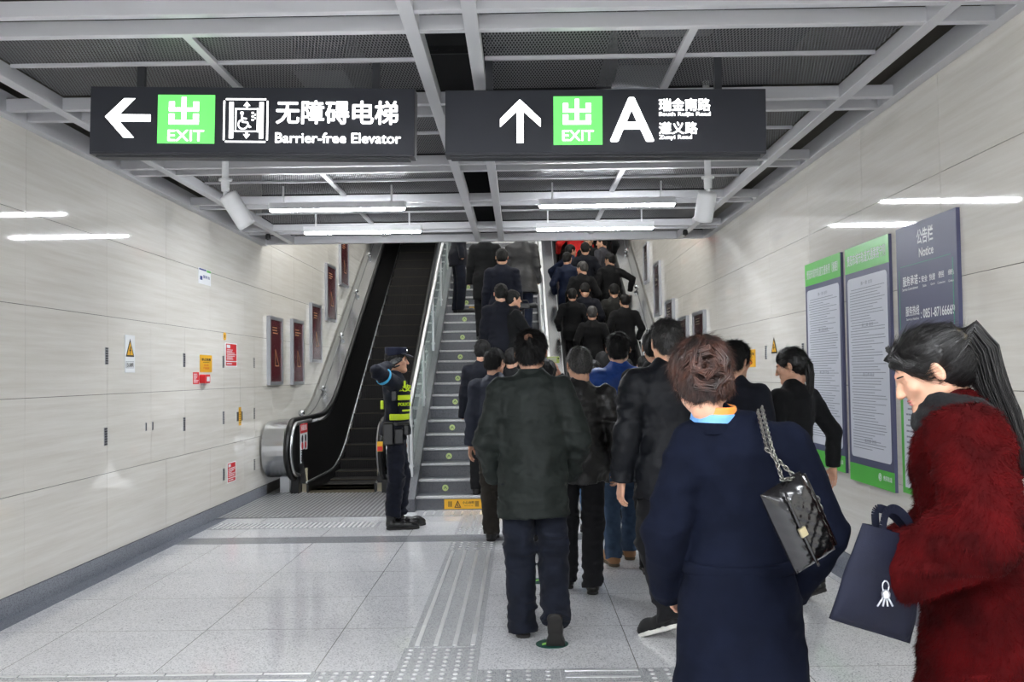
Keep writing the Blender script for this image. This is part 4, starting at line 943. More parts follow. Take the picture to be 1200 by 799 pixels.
def head_sdf(h, female=False):
    S = SDF((-.125, -.15, -.20), (.125, .155, .15), h)
    S.ell((0, -.014, .032), (.076, .094, .086), k=0)
    S.ell((0, .028, -.03), (.060, .064, .084), k=.03)
    for sx in (-1, 1):
        S.cone((sx * .047, .0, -.058), (0, .062, -.096), .026, .020, k=.03)
        S.cone((sx * .012, .083, .022), (sx * .042, .070, .020), .010, .009, k=.015)
        S.ell((sx * .040, .064, -.022), (.022, .018, .018), k=.02)
        S.ell((sx * .032, .096, .000), (.019, .014, .012), k=.012, op='sub')
        S.ell((sx * .032, .072, .000), (.0135, .0135, .0125), k=.004)
        S.cone((sx * .018, .083, .0075), (sx * .046, .075, .006), .0042, .0036, k=.004)
        S.ell((sx * .011, .100, -.034), (.008, .009, .007), k=.006)
        er = rotm(sx * .5, -.15, 0)
        S.ell((sx * .085, -.010, -.006), (.008, .017, .030), rot=er, k=.008); S.ell((sx * .094, -.006, -.002), (.006, .010, .018), rot=er, k=.004, op='sub')
    S.cone((0, .086, .012), (0, .108, -.032), .0075, .0105, k=.012)
    S.cone((-.020, .084, -.056), (.020, .084, -.056), .0065, .0065, k=.008, flat=(0, 0, 1), fs=.8); S.cone((-.017, .083, -.066), (.017, .083, -.066), .0075, .0075, k=.006, flat=(0, 0, 1), fs=.8)
    S.cone((-.020, .0945, -.0605), (.020, .0945, -.0605), .0022, .0022, k=.003, op='sub')
    S.ell((0, .076, -.096), (.020, .016, .015), k=.02)
    S.cone((0, -.022, -.05), (0, -.030, -.10), .050 if female else .057, .050 if female else .057, k=.03)
    return S
def hair_sdf(h, style, seed=0, grow=0.0):
    S = SDF((-.15, -.20, -.22), (.15, .13, .17), h); g = {'short': .010, 'crop': .006, 'full': .018, 'bald': .004, 'pulled': .010}.get(style, .014) + grow
    S.ell((0, -.016, .034), (.078 + g, .096 + g, .088 + g * .9), k=0)
    S.ell((0, -.055, -.025), (.066 + g * .6, .052 + g, .062), k=.03)
    S.ell((0, .112, -.022), (.088, .066, .075), k=.012, op='sub')                   # face
    S.cut((0, .083 + g, .062), (0, .75, -.55), .01)
    for sx in (-1, 1): S.ell((sx * .096, .008, -.022), (.034, .034, .044), k=.008, op='sub')
    S.cut((0, -.06, -.090), (0, .42, -.9), .01)
    if style == 'bald':
        S.ell((0, -.02, .125), (.062, .074, .060), k=.01, op='sub')
    S.noise(.006, (45, 45, 30), seed); S.noise(.0035, (130, 130, 60), seed + 3)
    return S
def hand_sdf(S, w, d, n, s, curl=.5, spread=.12, k=1.0, thumb=.6, r=1.0, fist=None):
    """w wrist, d finger direction, n back-of-hand normal, s towards the thumb; all Vectors"""
    w = Vector(w); d = Vector(d).normalized(); n = Vector(n); n = (n - d * n.dot(d)).normalized(); s = Vector(s); s = (s - d * s.dot(d) - n * s.dot(n)).normalized()
    kn = []
    for i, (off, ln) in enumerate(((.030, .086), (.010, .090), (-.010, .086), (-.029, .078))):
        b = w + s * off * .6 * k + d * .012 * k; q = w + s * off * k + d * ln * k; kn.append(q)
        S.cone(b, q, .0145 * k, .0115 * k, k=.012, flat=n, fs=.85)
    for i, (q, fl, rr) in enumerate(zip(kn, (.072, .079, .074, .058), (.0086, .0088, .0083, .0074))):
        a = math.radians(8) + curl * .5; p = q; dirv = (d + s * spread * (1.2 - i * .8)).normalized()
        rr = rr * r
        for j, (fr, cu) in enumerate(((.44, curl * .7), (.31, curl * 1.1), (.25, curl * .8))):
            a = curl * .45 if j == 0 else a + cu * .8
            dv = (dirv * math.cos(a) - n * math.sin(a)).normalized(); e = p + dv * fl * fr * k
            S.cone(p, e, rr * k * (1 - .07 * j), rr * k * (.93 - .07 * j), k=.0035); p = e
    b = w + s * .020 * k + d * .02 * k - n * .004 * k; m = w + s * (.046 + .01 * thumb) * k + d * .046 * k - n * .012 * k
    e = m + (d * .85 + s * .45 * thumb - n * (.25 + .3 * curl)).normalized() * .032 * k; t = e + (d * .95 + s * .1 * thumb - n * (.3 + .3 * curl)).normalized() * .027 * k
    S.cone(b, m, .0155 * k, .0115 * k, k=.012); S.cone(m, e, .0105 * k, .0095 * k, k=.004); S.cone(e, t, .0095 * k, .008 * k, k=.003)

class Person:
    """upright figure in its own frame: x right, y ahead (facing), z up; metres for a 1.75 m adult, scaled by H/1.75"""
    def __init__(s, label, X, Y, Z, H=1.74, yaw=0.0, w=1.0, lean=0.0, side=0.0, twist=0.0, feet=None, hands=None, elbow=None, head=(0, 0, 0), headoff=(0, 0, 0),
                 skin=None, vox=.011, group=None, female=False, legs=True):
        s.k = H / 1.75; s.vox = vox; s.wf = w; s.skin = skin or skin_m; s.female = female; s.label = label
        s.root = thing('person', label, 'person', (X, Y, Z), yaw, group)
        k = s.k; s.piv = Vector((0, 0, .95)); s.Rs = rotm(twist, -lean, side)
        s.sh = {}; s.el = {}; s.wr = {}; s.hip = {}; s.kn = {}; s.an = {}; s.fp = {}
        feet = feet or ((-.10, -.04, 0, 0), (.10, .05, 0, 0)); dz = min(f[2] for f in feet)
        for sx, i in ((-1, 0), (1, 1)):
            s.sh[sx] = s.up((sx * .170 * w, -.01, 1.392)); s.hip[sx] = Vector((sx * .088 * w, 0, .915))
            fx, fy, lift, pit = feet[i][:4]; foot_yaw = feet[i][4] if len(feet[i]) > 4 else -sx * .12; s.fp[sx] = (fx, fy, lift, pit, foot_yaw)
            # pit > 0: heel raised about the ball of the foot
            ball = Vector((fx, fy + .11, lift)); R = Matrix.Rotation(foot_yaw, 3, 'Z') @ Matrix.Rotation(-pit, 3, 'X')
            s.an[sx] = ball + R @ Vector((0, -.13, .09)); s.fR = getattr(s, 'fR', {}); s.fR[sx] = (ball, R)
            s.kn[sx], s.an[sx] = ik(s.hip[sx], s.an[sx], .414, .414, (sx * .1, 1, 0))
            hd = (hands or {}).get(sx, (sx * .25, .02, .86)); hint = (elbow or {}).get(sx, (sx * .5, -1, -.1))
            hw = Vector(hd) if len(hd) == 3 else Vector(hd[:3])
            s.el[sx], s.wr[sx] = ik(s.sh[sx], hw, .285, .255, hint)
        s.neck = s.up((headoff[0] * .7, -.012 + headoff[1] * .5, 1.465)); s.hc = s.up((headoff[0], .012 + headoff[1], 1.618 + headoff[2])); s.hR = s.Rs @ rotm(*head)
    def up(s, p): return s.piv + s.Rs @ (Vector(p) - s.piv)
    def K(s, vf): return vf[0] * s.k, vf[1]
    def add(s, name, vf, mat, parent=None, smooth=True, label=None):
        o = mesh_obj(name, vf, mat, parent or s.root, smooth)
        if label: o['label'] = label
        return o
    def hx(s, vf):       # head-frame mesh -> body frame
        R = np.array(s.hR, 'f'); return (vf[0] @ R.T + V3(s.hc), vf[1])
    def body(s, face=True, handv=None, hv=.0045, curl=.5, eyes=True):
        hvx = .0032 if s.vox < .009 else (.0045 if s.vox < .012 else .007)
        parts = [s.hx(head_sdf(hvx, s.female).mesh())]
        b_ = s.hc + s.hR @ Vector((0, -.030, -.085)); a_ = s.neck + s.Rs @ Vector((0, -.012, -.07)); rn = .047 if s.female else .055
        N_ = SDF(Vector(map(min, a_, b_)) - Vector((.1, .1, .08)), Vector(map(max, a_, b_)) + Vector((.1, .1, .08)), hvx); N_.cone(a_, b_, rn + .006, rn, k=0); parts.append(N_.mesh())
        T = SDF((-.5, -.5, -.02), (.5, .6, 1.6), max(s.vox * 1.3, .012))
        f = s.Rs @ Vector((0, 1, 0))
        T.path([(0, 0, .92), s.up((0, 0, 1.08)), s.up((0, 0, 1.32)), s.up((0, -.01, 1.40)), s.neck], [.125, .115, .13, .11, .05], k=.03, flat=f, fs=.62)
        for sx in (-1, 1):
            T.path([s.hip[sx], s.kn[sx], s.an[sx]], [.070, .050, .036], k=.02); T.path([s.sh[sx], s.el[sx], s.wr[sx]], [.040, .034, .026], k=.02)
        parts.append(T.mesh())
        for sx in (-1, 1):
            if handv and sx in handv:
                hv_ = handv[sx]; w = s.wr[sx]; d = (w - s.el[sx]).normalized() if 'd' not in hv_ else Vector(hv_['d'])
                S = SDF(w - Vector((.2, .2, .2)), w + Vector((.2, .2, .2)), hv); S.cone(w - d * .06, w + d * .02, .029, .025, k=.01, flat=Vector(hv_['n']), fs=.8)
                hand_sdf(S, w, d, Vector(hv_['n']), Vector(hv_['s']), hv_.get('curl', curl), k=.92 if s.female else 1.0); parts.append(S.mesh())
        s.bodyo = s.add('body', s.K(merge(*parts)), s.skin)
        if eyes and s.vox < .012:
            for sx in (-1, 1):
                e = s.add('eye', s.K(s.hx(SDFball((sx * .032, .0712, .0), .0125, .002))), eye_w); i_ = s.add('iris', s.K(s.hx(SDFball((sx * .0325, .0780, -.0015), .0068, .0014))), eye_b, e)
                b = SDF((-.07, .05, .0), (.07, .11, .05), .0022); b.cone((sx * .018, .0905, .0205), (sx * .048, .078, .020), .0038, .0028, k=0, flat=(0, 0, 1), fs=.8); s.add('eyebrow', s.K(s.hx(b.mesh())), hair_blk)
    def hair(s, mat, style='short', seed=0, n=0, length=.022, grow=0.0, flow=None, lift=.35, jit=.28, width=.0016):
        h = .0045 if s.vox < .009 else (.006 if s.vox < .012 else .009)
        vf = hair_sdf(h, style, seed, grow).mesh(); parts = [vf]
        if n:
            fl = flow or (lambda p, nn: np.stack([p[:, 0] * 2.0, -(p[:, 1] + .02) * .4 - .03 - 0 * p[:, 0], -.12 - 1.2 * (.1 - p[:, 2])], 1))
            parts.append(strands(vf, n, length, width, fl, lift, jit, seed + 1, 4))
        vf2 = merge(*parts); return s.add('hair', s.K(s.hx(vf2)), mat)
    def trousers(s, mat, r=(.098, .078, .064), low=.035, wrinkle=.006, vox=None, crease=False, seed=0):
        T = SDF((-.45, -.75, -.02), (.45, .75, 1.14), vox or s.vox)
        for sx in (-1, 1):
            cal = s.an[sx] + (s.kn[sx] - s.an[sx]) * .75; ank = s.an[sx] + (s.an[sx] - s.kn[sx]).normalized() * low
            T.path([s.hip[sx] + Vector((0, -.01, 0)), s.kn[sx]], [r[0] * .90, r[1]], k=.02); T.path([s.kn[sx], ank], [r[1], r[2]], k=.02)
        T.cone((0, 0, .92), (0, 0, 1.04), .145 * s.wf, .135 * s.wf, k=.04, flat=(0, 1, 0), fs=.72); T.ell((0, -.045, .92), (.135 * s.wf, .080, .10), k=.04)
        for sx in (-1, 1):
            d = (s.an[sx] - s.kn[sx]).normalized(); e = s.an[sx] + d * (low - .0)
            # cut each hem square to the shin, only below the ankle
            sl = T._sl(np.array(e) - .12, np.array(e) + .12, 0)
            if sl:
                x, y, z = T.grid(sl); dd = (x - e.x) * d.x + (y - e.y) * d.y + (z - e.z) * d.z; T.F[sl] = np.maximum(T.F[sl], dd)
        knz = (s.kn[1].z + s.kn[-1].z) / 2
        T.noise(wrinkle, (9, 9, 20), seed, ridge=True, mask=lambda X, Y, Z: np.clip(np.exp(-((Z - knz) / .14) ** 2) + np.exp(-((Z - .12) / .12) ** 2) * 1.3 + np.exp(-((Z - .88) / .10) ** 2) * .8 + .25, 0, 1.4)); T.noise(wrinkle * .5, (26, 26, 40), seed + 7)
        return s.add('trousers', s.K(T.mesh()), mat)
    def shoes(s, mat=None, sole=None, big=1.0, high=False, solemat=None, label=None):
        mat = mat or shoe_blk
        for sx in (-1, 1):
            ball, R = s.fR[sx]; h = min(s.vox, .008) if s.vox < .012 else .012
            S = SDF((-.07, -.22, -.01), (.07, .16, .26), h)
            S.path([(0, -.135, .045), (0, -.05, .050), (0, .05, .042), (0, .095, .034)], [.037, .036, .044, .034], k=.03); S.cone((0, -.13, .05), (0, -.13, .22 if high else .10), .04, .052 if high else .042, k=.03)
            S.cut((0, 0, .018), (0, 0, -1), .004)
            if high: S.cut((0, 0, .215), (0, 0, 1), .004)
            else: S.cut((0, 0, .095), (0, 0, 1), .004)
            v, f = S.mesh(); Rn = np.array(R, 'f'); o = s.add('shoe', s.K(((v * big) @ Rn.T + V3(ball), f)), mat)
            P = SDF((-.07, -.22, -.02), (.07, .16, .06), h)
            P.path([(0, -.135, .012), (0, -.05, .012), (0, .05, .012), (0, .095, .012)], [.040, .034, .047, .037], k=.02); P.cut((0, 0, .0), (0, 0, -1), .002); P.cut((0, 0, .024), (0, 0, 1), .002)
            P.noise(.002, (8, 60, 8), 3) if s.vox < .009 else None
            v, f = P.mesh(); so = s.add('sole', s.K(((v * big) @ Rn.T + V3(ball), f)), solemat or sole_m, o)
            if label: o['label'] = label
    def top(s, mat, name='jacket', hem=.80, flare=1.0, cuff=.045, arm=(.078, .060, .050), collar='band', wrinkle=.008, belly=1.0, vox=None, seed=0, neck_h=.06, chest=1.0, drape=None, split=False, sleeves=True, amask=None, extra=None, raw=False):
        T = SDF((-.62, -.55, hem - .12), (.62, .62, 1.72), vox or s.vox); w = s.wf; f = s.Rs @ Vector((0, 1, 0)); fs = .70
        p = [s.up((0, 0, 1.00)), s.up((0, .005, 1.15)), s.up((0, 0, 1.30)), s.up((0, -.01, 1.36))]
        T.path(p, [.158 * w * belly, .160 * w * belly, .176 * w * chest, .150 * w * chest], k=.03, flat=f, fs=fs)
        T.cone(s.up((-.11 * w, -.012, 1.375)), s.up((.11 * w, -.012, 1.375)), .076, .076, k=.04)
        T.cone(s.up((0, -.015, 1.385)), s.neck + Vector((0, 0, .015)), .105, .060, k=.06)
        low = [s.up((0, 0, 1.02)), Vector((0, -.005, .93)), Vector((0, -.005, hem - .06))]
        T.path(low, [.160 * w * belly, .180 * w * (1 + (flare - 1) * .3), .182 * w * flare], k=.03, flat=(0, 1, 0), fs=.80); T.ell((0, -.035, .93), (.165 * w, .128, .12), k=.04)
        if drape: drape(T, s)
        T.cut((0, 0, hem), (0, 0, -1), .006)
        if split: T.ell((0, -.2, hem + .08), (.012, .16, .12), k=.01, op='sub')
        if collar == 'open': pass
        for sx in (-1, 1):
            if not sleeves: break
            wc = s.wr[sx] + (s.wr[sx] - s.el[sx]).normalized() * (cuff - .04)
            T.cone(s.sh[sx], s.el[sx], arm[0], arm[1], k=.035); T.cone(s.el[sx], wc, arm[1], arm[2], k=.018)
        if extra: extra(T, s)
        m = amask or (lambda X, Y, Z: .55 + .45 * np.clip(np.abs(X) / .2, 0, 1))
        T.noise(wrinkle, (8, 8, 13), seed, ridge=True, mask=m); T.noise(wrinkle * .6, (17, 14, 26), seed + 5, mask=m); T.noise(wrinkle * .3, (40, 40, 50), seed + 9)
        for sx in (-1, 1):
            if not sleeves: break
            wc = s.wr[sx] + (s.wr[sx] - s.el[sx]).normalized() * (cuff - .04); d = (s.wr[sx] - s.el[sx]).normalized()
            sl = T._sl(np.array(wc) - .10, np.array(wc) + .10, 0)
            if sl:
                x, y, z = T.grid(sl); dd = (x - wc.x) * d.x + (y - wc.y) * d.y + (z - wc.z) * d.z; near = (x - wc.x) ** 2 + (y - wc.y) ** 2 + (z - wc.z) ** 2 < .085 ** 2
                T.F[sl] = np.where(near, np.maximum(T.F[sl], dd), T.F[sl])
        vf = T.mesh()
        if raw: return vf
        return s.add(name, s.K(vf), mat)
    def collar(s, mat, h=.05, r=.066, thick=.010, name='collar', open_=.0, tilt=0.0, vox=.005, zoff=0.0, fall=0.0):
        vx = min(vox, s.vox) if s.vox < .012 else s.vox * .8
        c = s.neck + s.Rs @ Vector((0, .005, -.02 + zoff)); S = SDF(c - Vector((.16, .16, .1)), c + Vector((.16, .16, .18)), vx); up = s.Rs @ Vector((0, tilt, 1))
        S.cone(c, c + up * h, r + thick + fall, r + thick - .004, k=0, flat=s.Rs @ Vector((0, 1, 0)), fs=1.0); S.cone(c - up * .1, c + up * (h + .12), r, r - .006, k=.004, op='sub')
        n = s.Rs @ Vector((0, -tilt * .0, 1)); S.cut(c + up * h, up, .004); S.cut(c - up * .01, -up, .0)
        if open_: S.ell(c + s.Rs @ Vector((0, .11, h * .6)), (open_, .08, h), k=.01, op='sub')
        return s.add(name, s.K(S.mesh()), mat)
    def glasses(s):
        mb = MB()
        for sx in (-1, 1):
            c = Vector((sx * .032, .098, -.002)); pts = [tuple(s.hc + s.hR @ (c + Vector((.022 * math.cos(a), 0, .016 * math.sin(a))))) for a in [2 * PI * i / 14 for i in range(15)]]
            mb.tube(pts, .0017, 6); mb.tube([tuple(s.hc + s.hR @ Vector(q)) for q in ((sx * .054, .098, .004), (sx * .079, .02, .004), (sx * .082, -.015, -.008))], .0017, 6)
        mb.tube([tuple(s.hc + s.hR @ Vector(q)) for q in ((-.010, .098, .002), (.010, .098, .002))], .0017, 6)
        mb.v = [tuple(Vector(p) * s.k) for p in mb.v]; mb.build('glasses', M('glasses_frame', (24, 22, 22), .3), s.root, smooth=True)
def SDFball(c, r, h):
    S = SDF((c[0] - r * 1.3, c[1] - r * 1.3, c[2] - r * 1.3), (c[0] + r * 1.3, c[1] + r * 1.3, c[2] + r * 1.3), h); S.ell(c, (r, r, r), k=0); return S.mesh()
def stand(u, v_top, Y, H): p = at(u, v_top, Y=Y); return p
# ------------------------------------------------------------------ people in the foreground
FINE = .0075
def hang(P, p, offs):
    """guide points that start at head point p and then hang by body-frame offsets"""
    R_ = P.hR.transposed(); return [Vector(p) + R_ @ Vector(o) for o in offs]
def curls(P, pts, mat, name, r=.012, n=26, seed=0, spread=.03, parent=None, taper=.3):
    """a lock of hair: many thin tubes that follow the same guide curve (head frame)"""
    rs = random.Random(seed); mb = MB(); pts = [Vector(p) for p in pts]; m = len(pts)
    for i in range(n):
        a = rs.random() * 2 * PI; q = math.sqrt(rs.random()); path = []
        for j, p in enumerate(pts):
            t = j / (m - 1); d = (pts[min(j + 1, m - 1)] - pts[max(j - 1, 0)]).normalized(); u = d.orthogonal().normalized(); v = d.cross(u)
            s_ = spread * (1 - (1 - taper) * t ** 2); ang = a + t * .6
            path.append(p + (u * math.cos(ang) + v * math.sin(ang)) * q * s_ + Vector((rs.uniform(-1, 1), rs.uniform(-1, 1), rs.uniform(-1, 1))) * .004)
        fine = []
        for j in range(m - 1):
            a_, b_ = path[max(j - 1, 0)], path[min(j + 2, m - 1)]
            for k in range(3):
                t = k / 3; fine.append(path[j] * (1 - t) + path[j + 1] * t)
        fine.append(path[-1])
        mb.tube(fine, [r * (1 - .85 * (k / (len(fine) - 1)) ** 3) for k in range(len(fine))], 5)
    mb.v = [tuple((P.hc + P.hR @ Vector(p)) * P.k) for p in mb.v]
    return mb.build(name, mat, parent or P.root, smooth=True)

# --- man in dark green-black jacket, mid-stride
green_blk = cloth('green_black_shell', (32, 37, 35), rough=.62, sheen=.0, bump=.05)
navy_tr = cloth('washed_navy_cotton', (20, 24, 36), var=.25, vscale=10)
P = Person('balding man in a boxy dark green-black jacket, mid-stride with one sole showing', .065, 5.40, 0, H=1.735, yaw=.03, w=1.0, lean=.03, vox=FINE,
           feet=((-.085, .02, 0, 0, .12), (.10, -.34, .035, 1.12, -.1)), hands={-1: (-.225, .13, .91), 1: (.225, .15, .92)}, elbow={-1: (-.7, -1, 0), 1: (.7, -1, 0)}, head=(-.12, -.05, 0))
P.body()
P.trousers(navy_tr, r=(.104, .086, .076), low=.055, wrinkle=.009, seed=2)
P.shoes(big=1.03)
P.top(green_blk, 'jacket', hem=.69, flare=1.12, cuff=.075, arm=(.084, .070, .060), belly=1.16, wrinkle=.012, seed=4, chest=1.10)
P.collar(green_blk, h=.075, r=.064, thick=.016, fall=.012)
P.hair(hair_blk, 'short', 5, n=9000, length=.026, lift=.6)
v_, f_ = SDFball((-.006, -.082, .062), .036, .004)
P.add('bald_crown', P.K(P.hx((v_ * np.array([1, 1, .93], 'f') + V3((0, .0, .0075)), f_))), M('scalp', (150, 112, 92), .45), P.bodyo)

# --- tall man in black jacket with white-soled shoe
blk_shell = cloth('black_shell', (17, 19, 24), rough=.55, sheen=0)
P = Person('tall man in black hooded jacket whose shoe has a white sole', .83, 5.32, 0, H=1.78, yaw=.12, w=1.05, lean=.02, vox=FINE,
           feet=((-.09, -.10, .03, .38, .55), (.10, .22, 0, 0)), hands={-1: (-.27, .0, .87), 1: (.27, .06, .88)}, head=(.1, -.08, 0))
P.body(handv={-1: dict(n=(-1, -.2, 0), s=(0, 1, 0), curl=.55), 1: dict(n=(1, 0, 0), s=(0, 1, 0))})
P.trousers(cloth('black_track_cloth', (21, 21, 24)), r=(.098, .080, .064), low=.045, wrinkle=.009, seed=9)
P.shoes(M('black_canvas', (22, 22, 24), .7), solemat=M('white_rubber_sole', (226, 225, 218), .5), label='black shoe with a thick white sole')
P.top(blk_shell, 'jacket', hem=.76, flare=1.05, cuff=.045, arm=(.086, .070, .056), wrinkle=.011, seed=12, belly=1.05)
P.collar(blk_shell, h=.06, r=.068, thick=.016, name='hood', fall=.014)
P.hair(M('grey_flecked_hair', (52, 51, 50), .5, var=.5, vscale=160, col2=(22, 21, 21)), 'short', 8, n=8000, length=.018, lift=.6)

# --- woman in long navy coat with pinned-up brown hair
navy_wool = cloth('navy_wool', (10, 14, 27), rough=.9, sheen=.0, spec=.08, bump=.1)
def coat_shape(T, s):
    T.cone((0, -.005, .98), (-.0, -.02, .20), .158, .285, k=.05, flat=(0, 1, 0), fs=.78)
    T.cone((0, .0, 1.06), (0, 0, 1.00), .150, .150, k=.02, flat=(0, 1, 0), fs=.72)
def coat_folds(X, Y, Z): return .5 + .0 * X
P2 = Person('woman in long belted navy coat with pinned-up brown hair, seen from behind', .622, 2.76, 0, H=1.58, yaw=.06, w=.90, lean=.02, side=.03, vox=FINE, female=True,
            feet=((-.09, .10, 0, 0), (.09, -.12, .03, .4)), hands={-1: (-.195, .13, .93), 1: (.215, .10, .92)}, elbow={-1: (-.75, -1, 0), 1: (.85, -1, 0)}, head=(-.12, -.14, -.10), headoff=(-.118, 0, -.008))
P = P2
P.body(handv={-1: dict(n=(-1, 0, 0), s=(0, 1, 0), curl=.8), 1: dict(n=(1, 0, 0), s=(0, 1, 0), curl=.8)})
P.trousers(cloth('black_wool', (18, 18, 20)), r=(.085, .06, .052), low=.03); P.shoes()
P.top(navy_wool, 'coat', hem=.30, flare=1.3, cuff=.07, arm=(.080, .068, .062), wrinkle=.006, seed=21, drape=coat_shape, belly=1.0, chest=1.08, split=False)
b = SDF((-.25, -.25, .92), (.25, .25, 1.12), .006); b.cone((0, 0, 1.005), (0, 0, 1.035),   .184, .184, k=0, flat=(0, 1, 0), fs=.78); b.cut((0, 0, 1.002), (0, 0, -1), .004); b.cut((0, 0, 1.040), (0, 0, 1), .004)
P.add('belt', P.K(b.mesh()), navy_wool)
P.collar(navy_wool, h=.030, r=.072, thick=.012, name='coat_collar', fall=.010, zoff=.0)
P.collar(M('orange_silk', (222, 132, 52), .4), h=.078, r=.060, thick=.011, name='orange_scarf', tilt=-.12, zoff=.006, fall=.006)
P.collar(M('sky_blue_silk', (96, 150, 214), .4), h=.058, r=.064, thick=.014, name='blue_scarf', tilt=-.12, zoff=.004, fall=.004)
hb = M('auburn_brown_hair', (70, 38, 26), .5, var=.7, vscale=26, col2=(20, 12, 10), stretch=(1, 1, .5))
P.hair(hb, 'full', 14, n=9000, length=.026, grow=.006, lift=.15)
for i, (pts, sd) in enumerate((
    ([(-.060, -.095, .02), (-.040, -.130, .055), (.010, -.145, .065), (.045, -.135, .035), (.045, -.138, -.01), (.010, -.150, -.03)], 1),
    ([(.060, -.090, .03), (.050, -.135, -.02), (.010, -.150, -.045), (-.035, -.142, -.035), (-.048, -.142, .01), (-.015, -.165, .03)], 2),
    ([(.0, -.10, .10), (-.03, -.138, .06), (-.04, -.155, .01), (-.01, -.172, -.01), (.02, -.172, .01), (.01, -.175, .035)], 3),
    ([(.03, -.115, .08), (.055, -.135, .03), (.035, -.158, .0), (.0, -.17, .01), (-.01, -.17, .03)], 4))):
    curls(P, pts, hb, 'hair_twist', r=.0030, n=60, seed=sd, spread=.020, taper=.8)

# --- woman in red fur coat, profile to the left
fur_red = M('dark_red_fur', (66, 6, 8), .9, var=.45, vscale=9, spec=.08, col2=(42, 3, 4)); fur_tip = M('dark_red_fur_pile', (76, 8, 10), .95, var=.55, vscale=9, spec=.06, col2=(44, 4, 5))
P1 = Person('woman in dark red fur coat and black scarf looking down, ponytail down her back', 1.235, 2.60, 0, H=1.62, yaw=1.22, w=1.0, lean=.10, vox=FINE, female=True,
            feet=((-.09, .12, 0, 0), (.09, -.10, .03, .4)), hands={-1: (-.26, .22, 1.05), 1: (.22, .20, 1.0)}, elbow={-1: (-.9, -1, -.2), 1: (.6, -1, 0)}, head=(.10, -.34, 0), headoff=(0, .04, -.02))
P = P1
P.body(handv={-1: dict(n=(-1, 0, 0), s=(0, .3, 1), curl=1.3), 1: dict(n=(1, 0, 0), s=(0, 1, 0), curl=.8)})
for sx in (0,):
    b = SDF((-.04, .07, -.09), (.04, .12, -.04), .0022); b.cone((-.019, .0885, -.0565), (.019, .0885, -.0565), .0058, .0058, k=0, flat=(0, 0, 1), fs=.7); b.cone((-.016, .0875, -.0665), (.016, .0875, -.0665), .0068, .0068, k=.001, flat=(0, 0, 1), fs=.75)
    P.add('lips', P.K(P.hx(b.mesh())), lip_m)
P.trousers(cloth('black_wool', (18, 18, 20)), r=(.085, .06, .052), low=.03); P.shoes()
def fur_shape(T, s):
    T.cone((0, -.005, .98), (.0, -.01, .35), .165, .250, k=.05, flat=(0, 1, 0), fs=.86)
vf = P.top(None, hem=.42, flare=1.25, cuff=.045, arm=(.108, .100, .090), wrinkle=.010, seed=31, drape=fur_shape, belly=1.08, chest=1.12, raw=True)
P.add('fur_coat', P.K(vf), fur_red)
fl = strands(vf, 95000, .016, .0016, (0, .05, -1), lift=.75, jit=.45, seed=5, segs=2)
o = P.add('fur_pile', P.K(fl), fur_tip); tag(o, kind='stuff')
c = P.neck + Vector((0, -.020, -.008)); b = SDF(c - Vector((.16, .16, .1)), c + Vector((.16, .18, .14)), .006)
for i, (dz, r_, t_) in enumerate(((-.020, .090, .030), (.018, .080, .028), (.044, .072, .020))):
    ring = [c + Vector((r_ * math.cos(a), r_ * 1.05 * math.sin(a) + .01 * i, dz + .012 * math.sin(2 * a + i))) for a in [2 * PI * j / 16 for j in range(17)]]
    b.path(ring, [t_] * 17, k=.012)
b.noise(.006, (16, 16, 40), 3); P.add('scarf', P.K(b.mesh()), cloth('black_knit', (18, 18, 20), bump=.3, bscale=160))
glossy_blk = M('glossy_black_hair', (15, 13, 13), .42, var=.4, vscale=50)
P.hair(glossy_blk, 'pulled', 17, n=16000, length=.045, grow=.004, lift=.03, jit=.05, width=.0011, flow=lambda p, nn: np.stack([-p[:, 0] * .3, -.16 - p[:, 1], (.06 - p[:, 2]) * .8], 1))
curls(P, [(-.025, .060, .105), (-.052, .078, .080), (-.072, .055, .050), (-.084, .020, .025)], glossy_blk, 'fringe', r=.0022, n=60, seed=4, spread=.016, taper=.5)
curls(P, [(.025, .060, .105), (.052, .078, .080), (.072, .055, .050), (.084, .020, .025)], glossy_blk, 'fringe', r=.0022, n=60, seed=5, spread=.016, taper=.5)
curls(P, hang(P, (0, -.10, .052), [(0, 0, 0), (0, -.040, .005), (.0, -.075, -.035), (.0, -.095, -.12), (.0, -.135, -.22), (.0, -.165, -.31), (0, -.18, -.40)]), glossy_blk, 'ponytail', r=.0022, n=360, seed=6, spread=.056, taper=.35)
def headring(P, c, r, tr, mat, name):
    mb = MB().tube([Vector(c) + Vector((r * math.cos(a), .3 * r * math.sin(a), r * math.sin(a))) for a in [2 * PI * i / 16 for i in range(17)]], tr, 8)
    mb.v = [tuple((P.hc + P.hR @ Vector(p)) * P.k) for p in mb.v]; return mb.build(name, mat, P.root, smooth=True)
headring(P, (0, -.128, .048), .034, .010, M('dark_hair_tie', (38, 34, 30), .5, var=.5, vscale=60, col2=(120, 104, 60)), 'hair_tie')

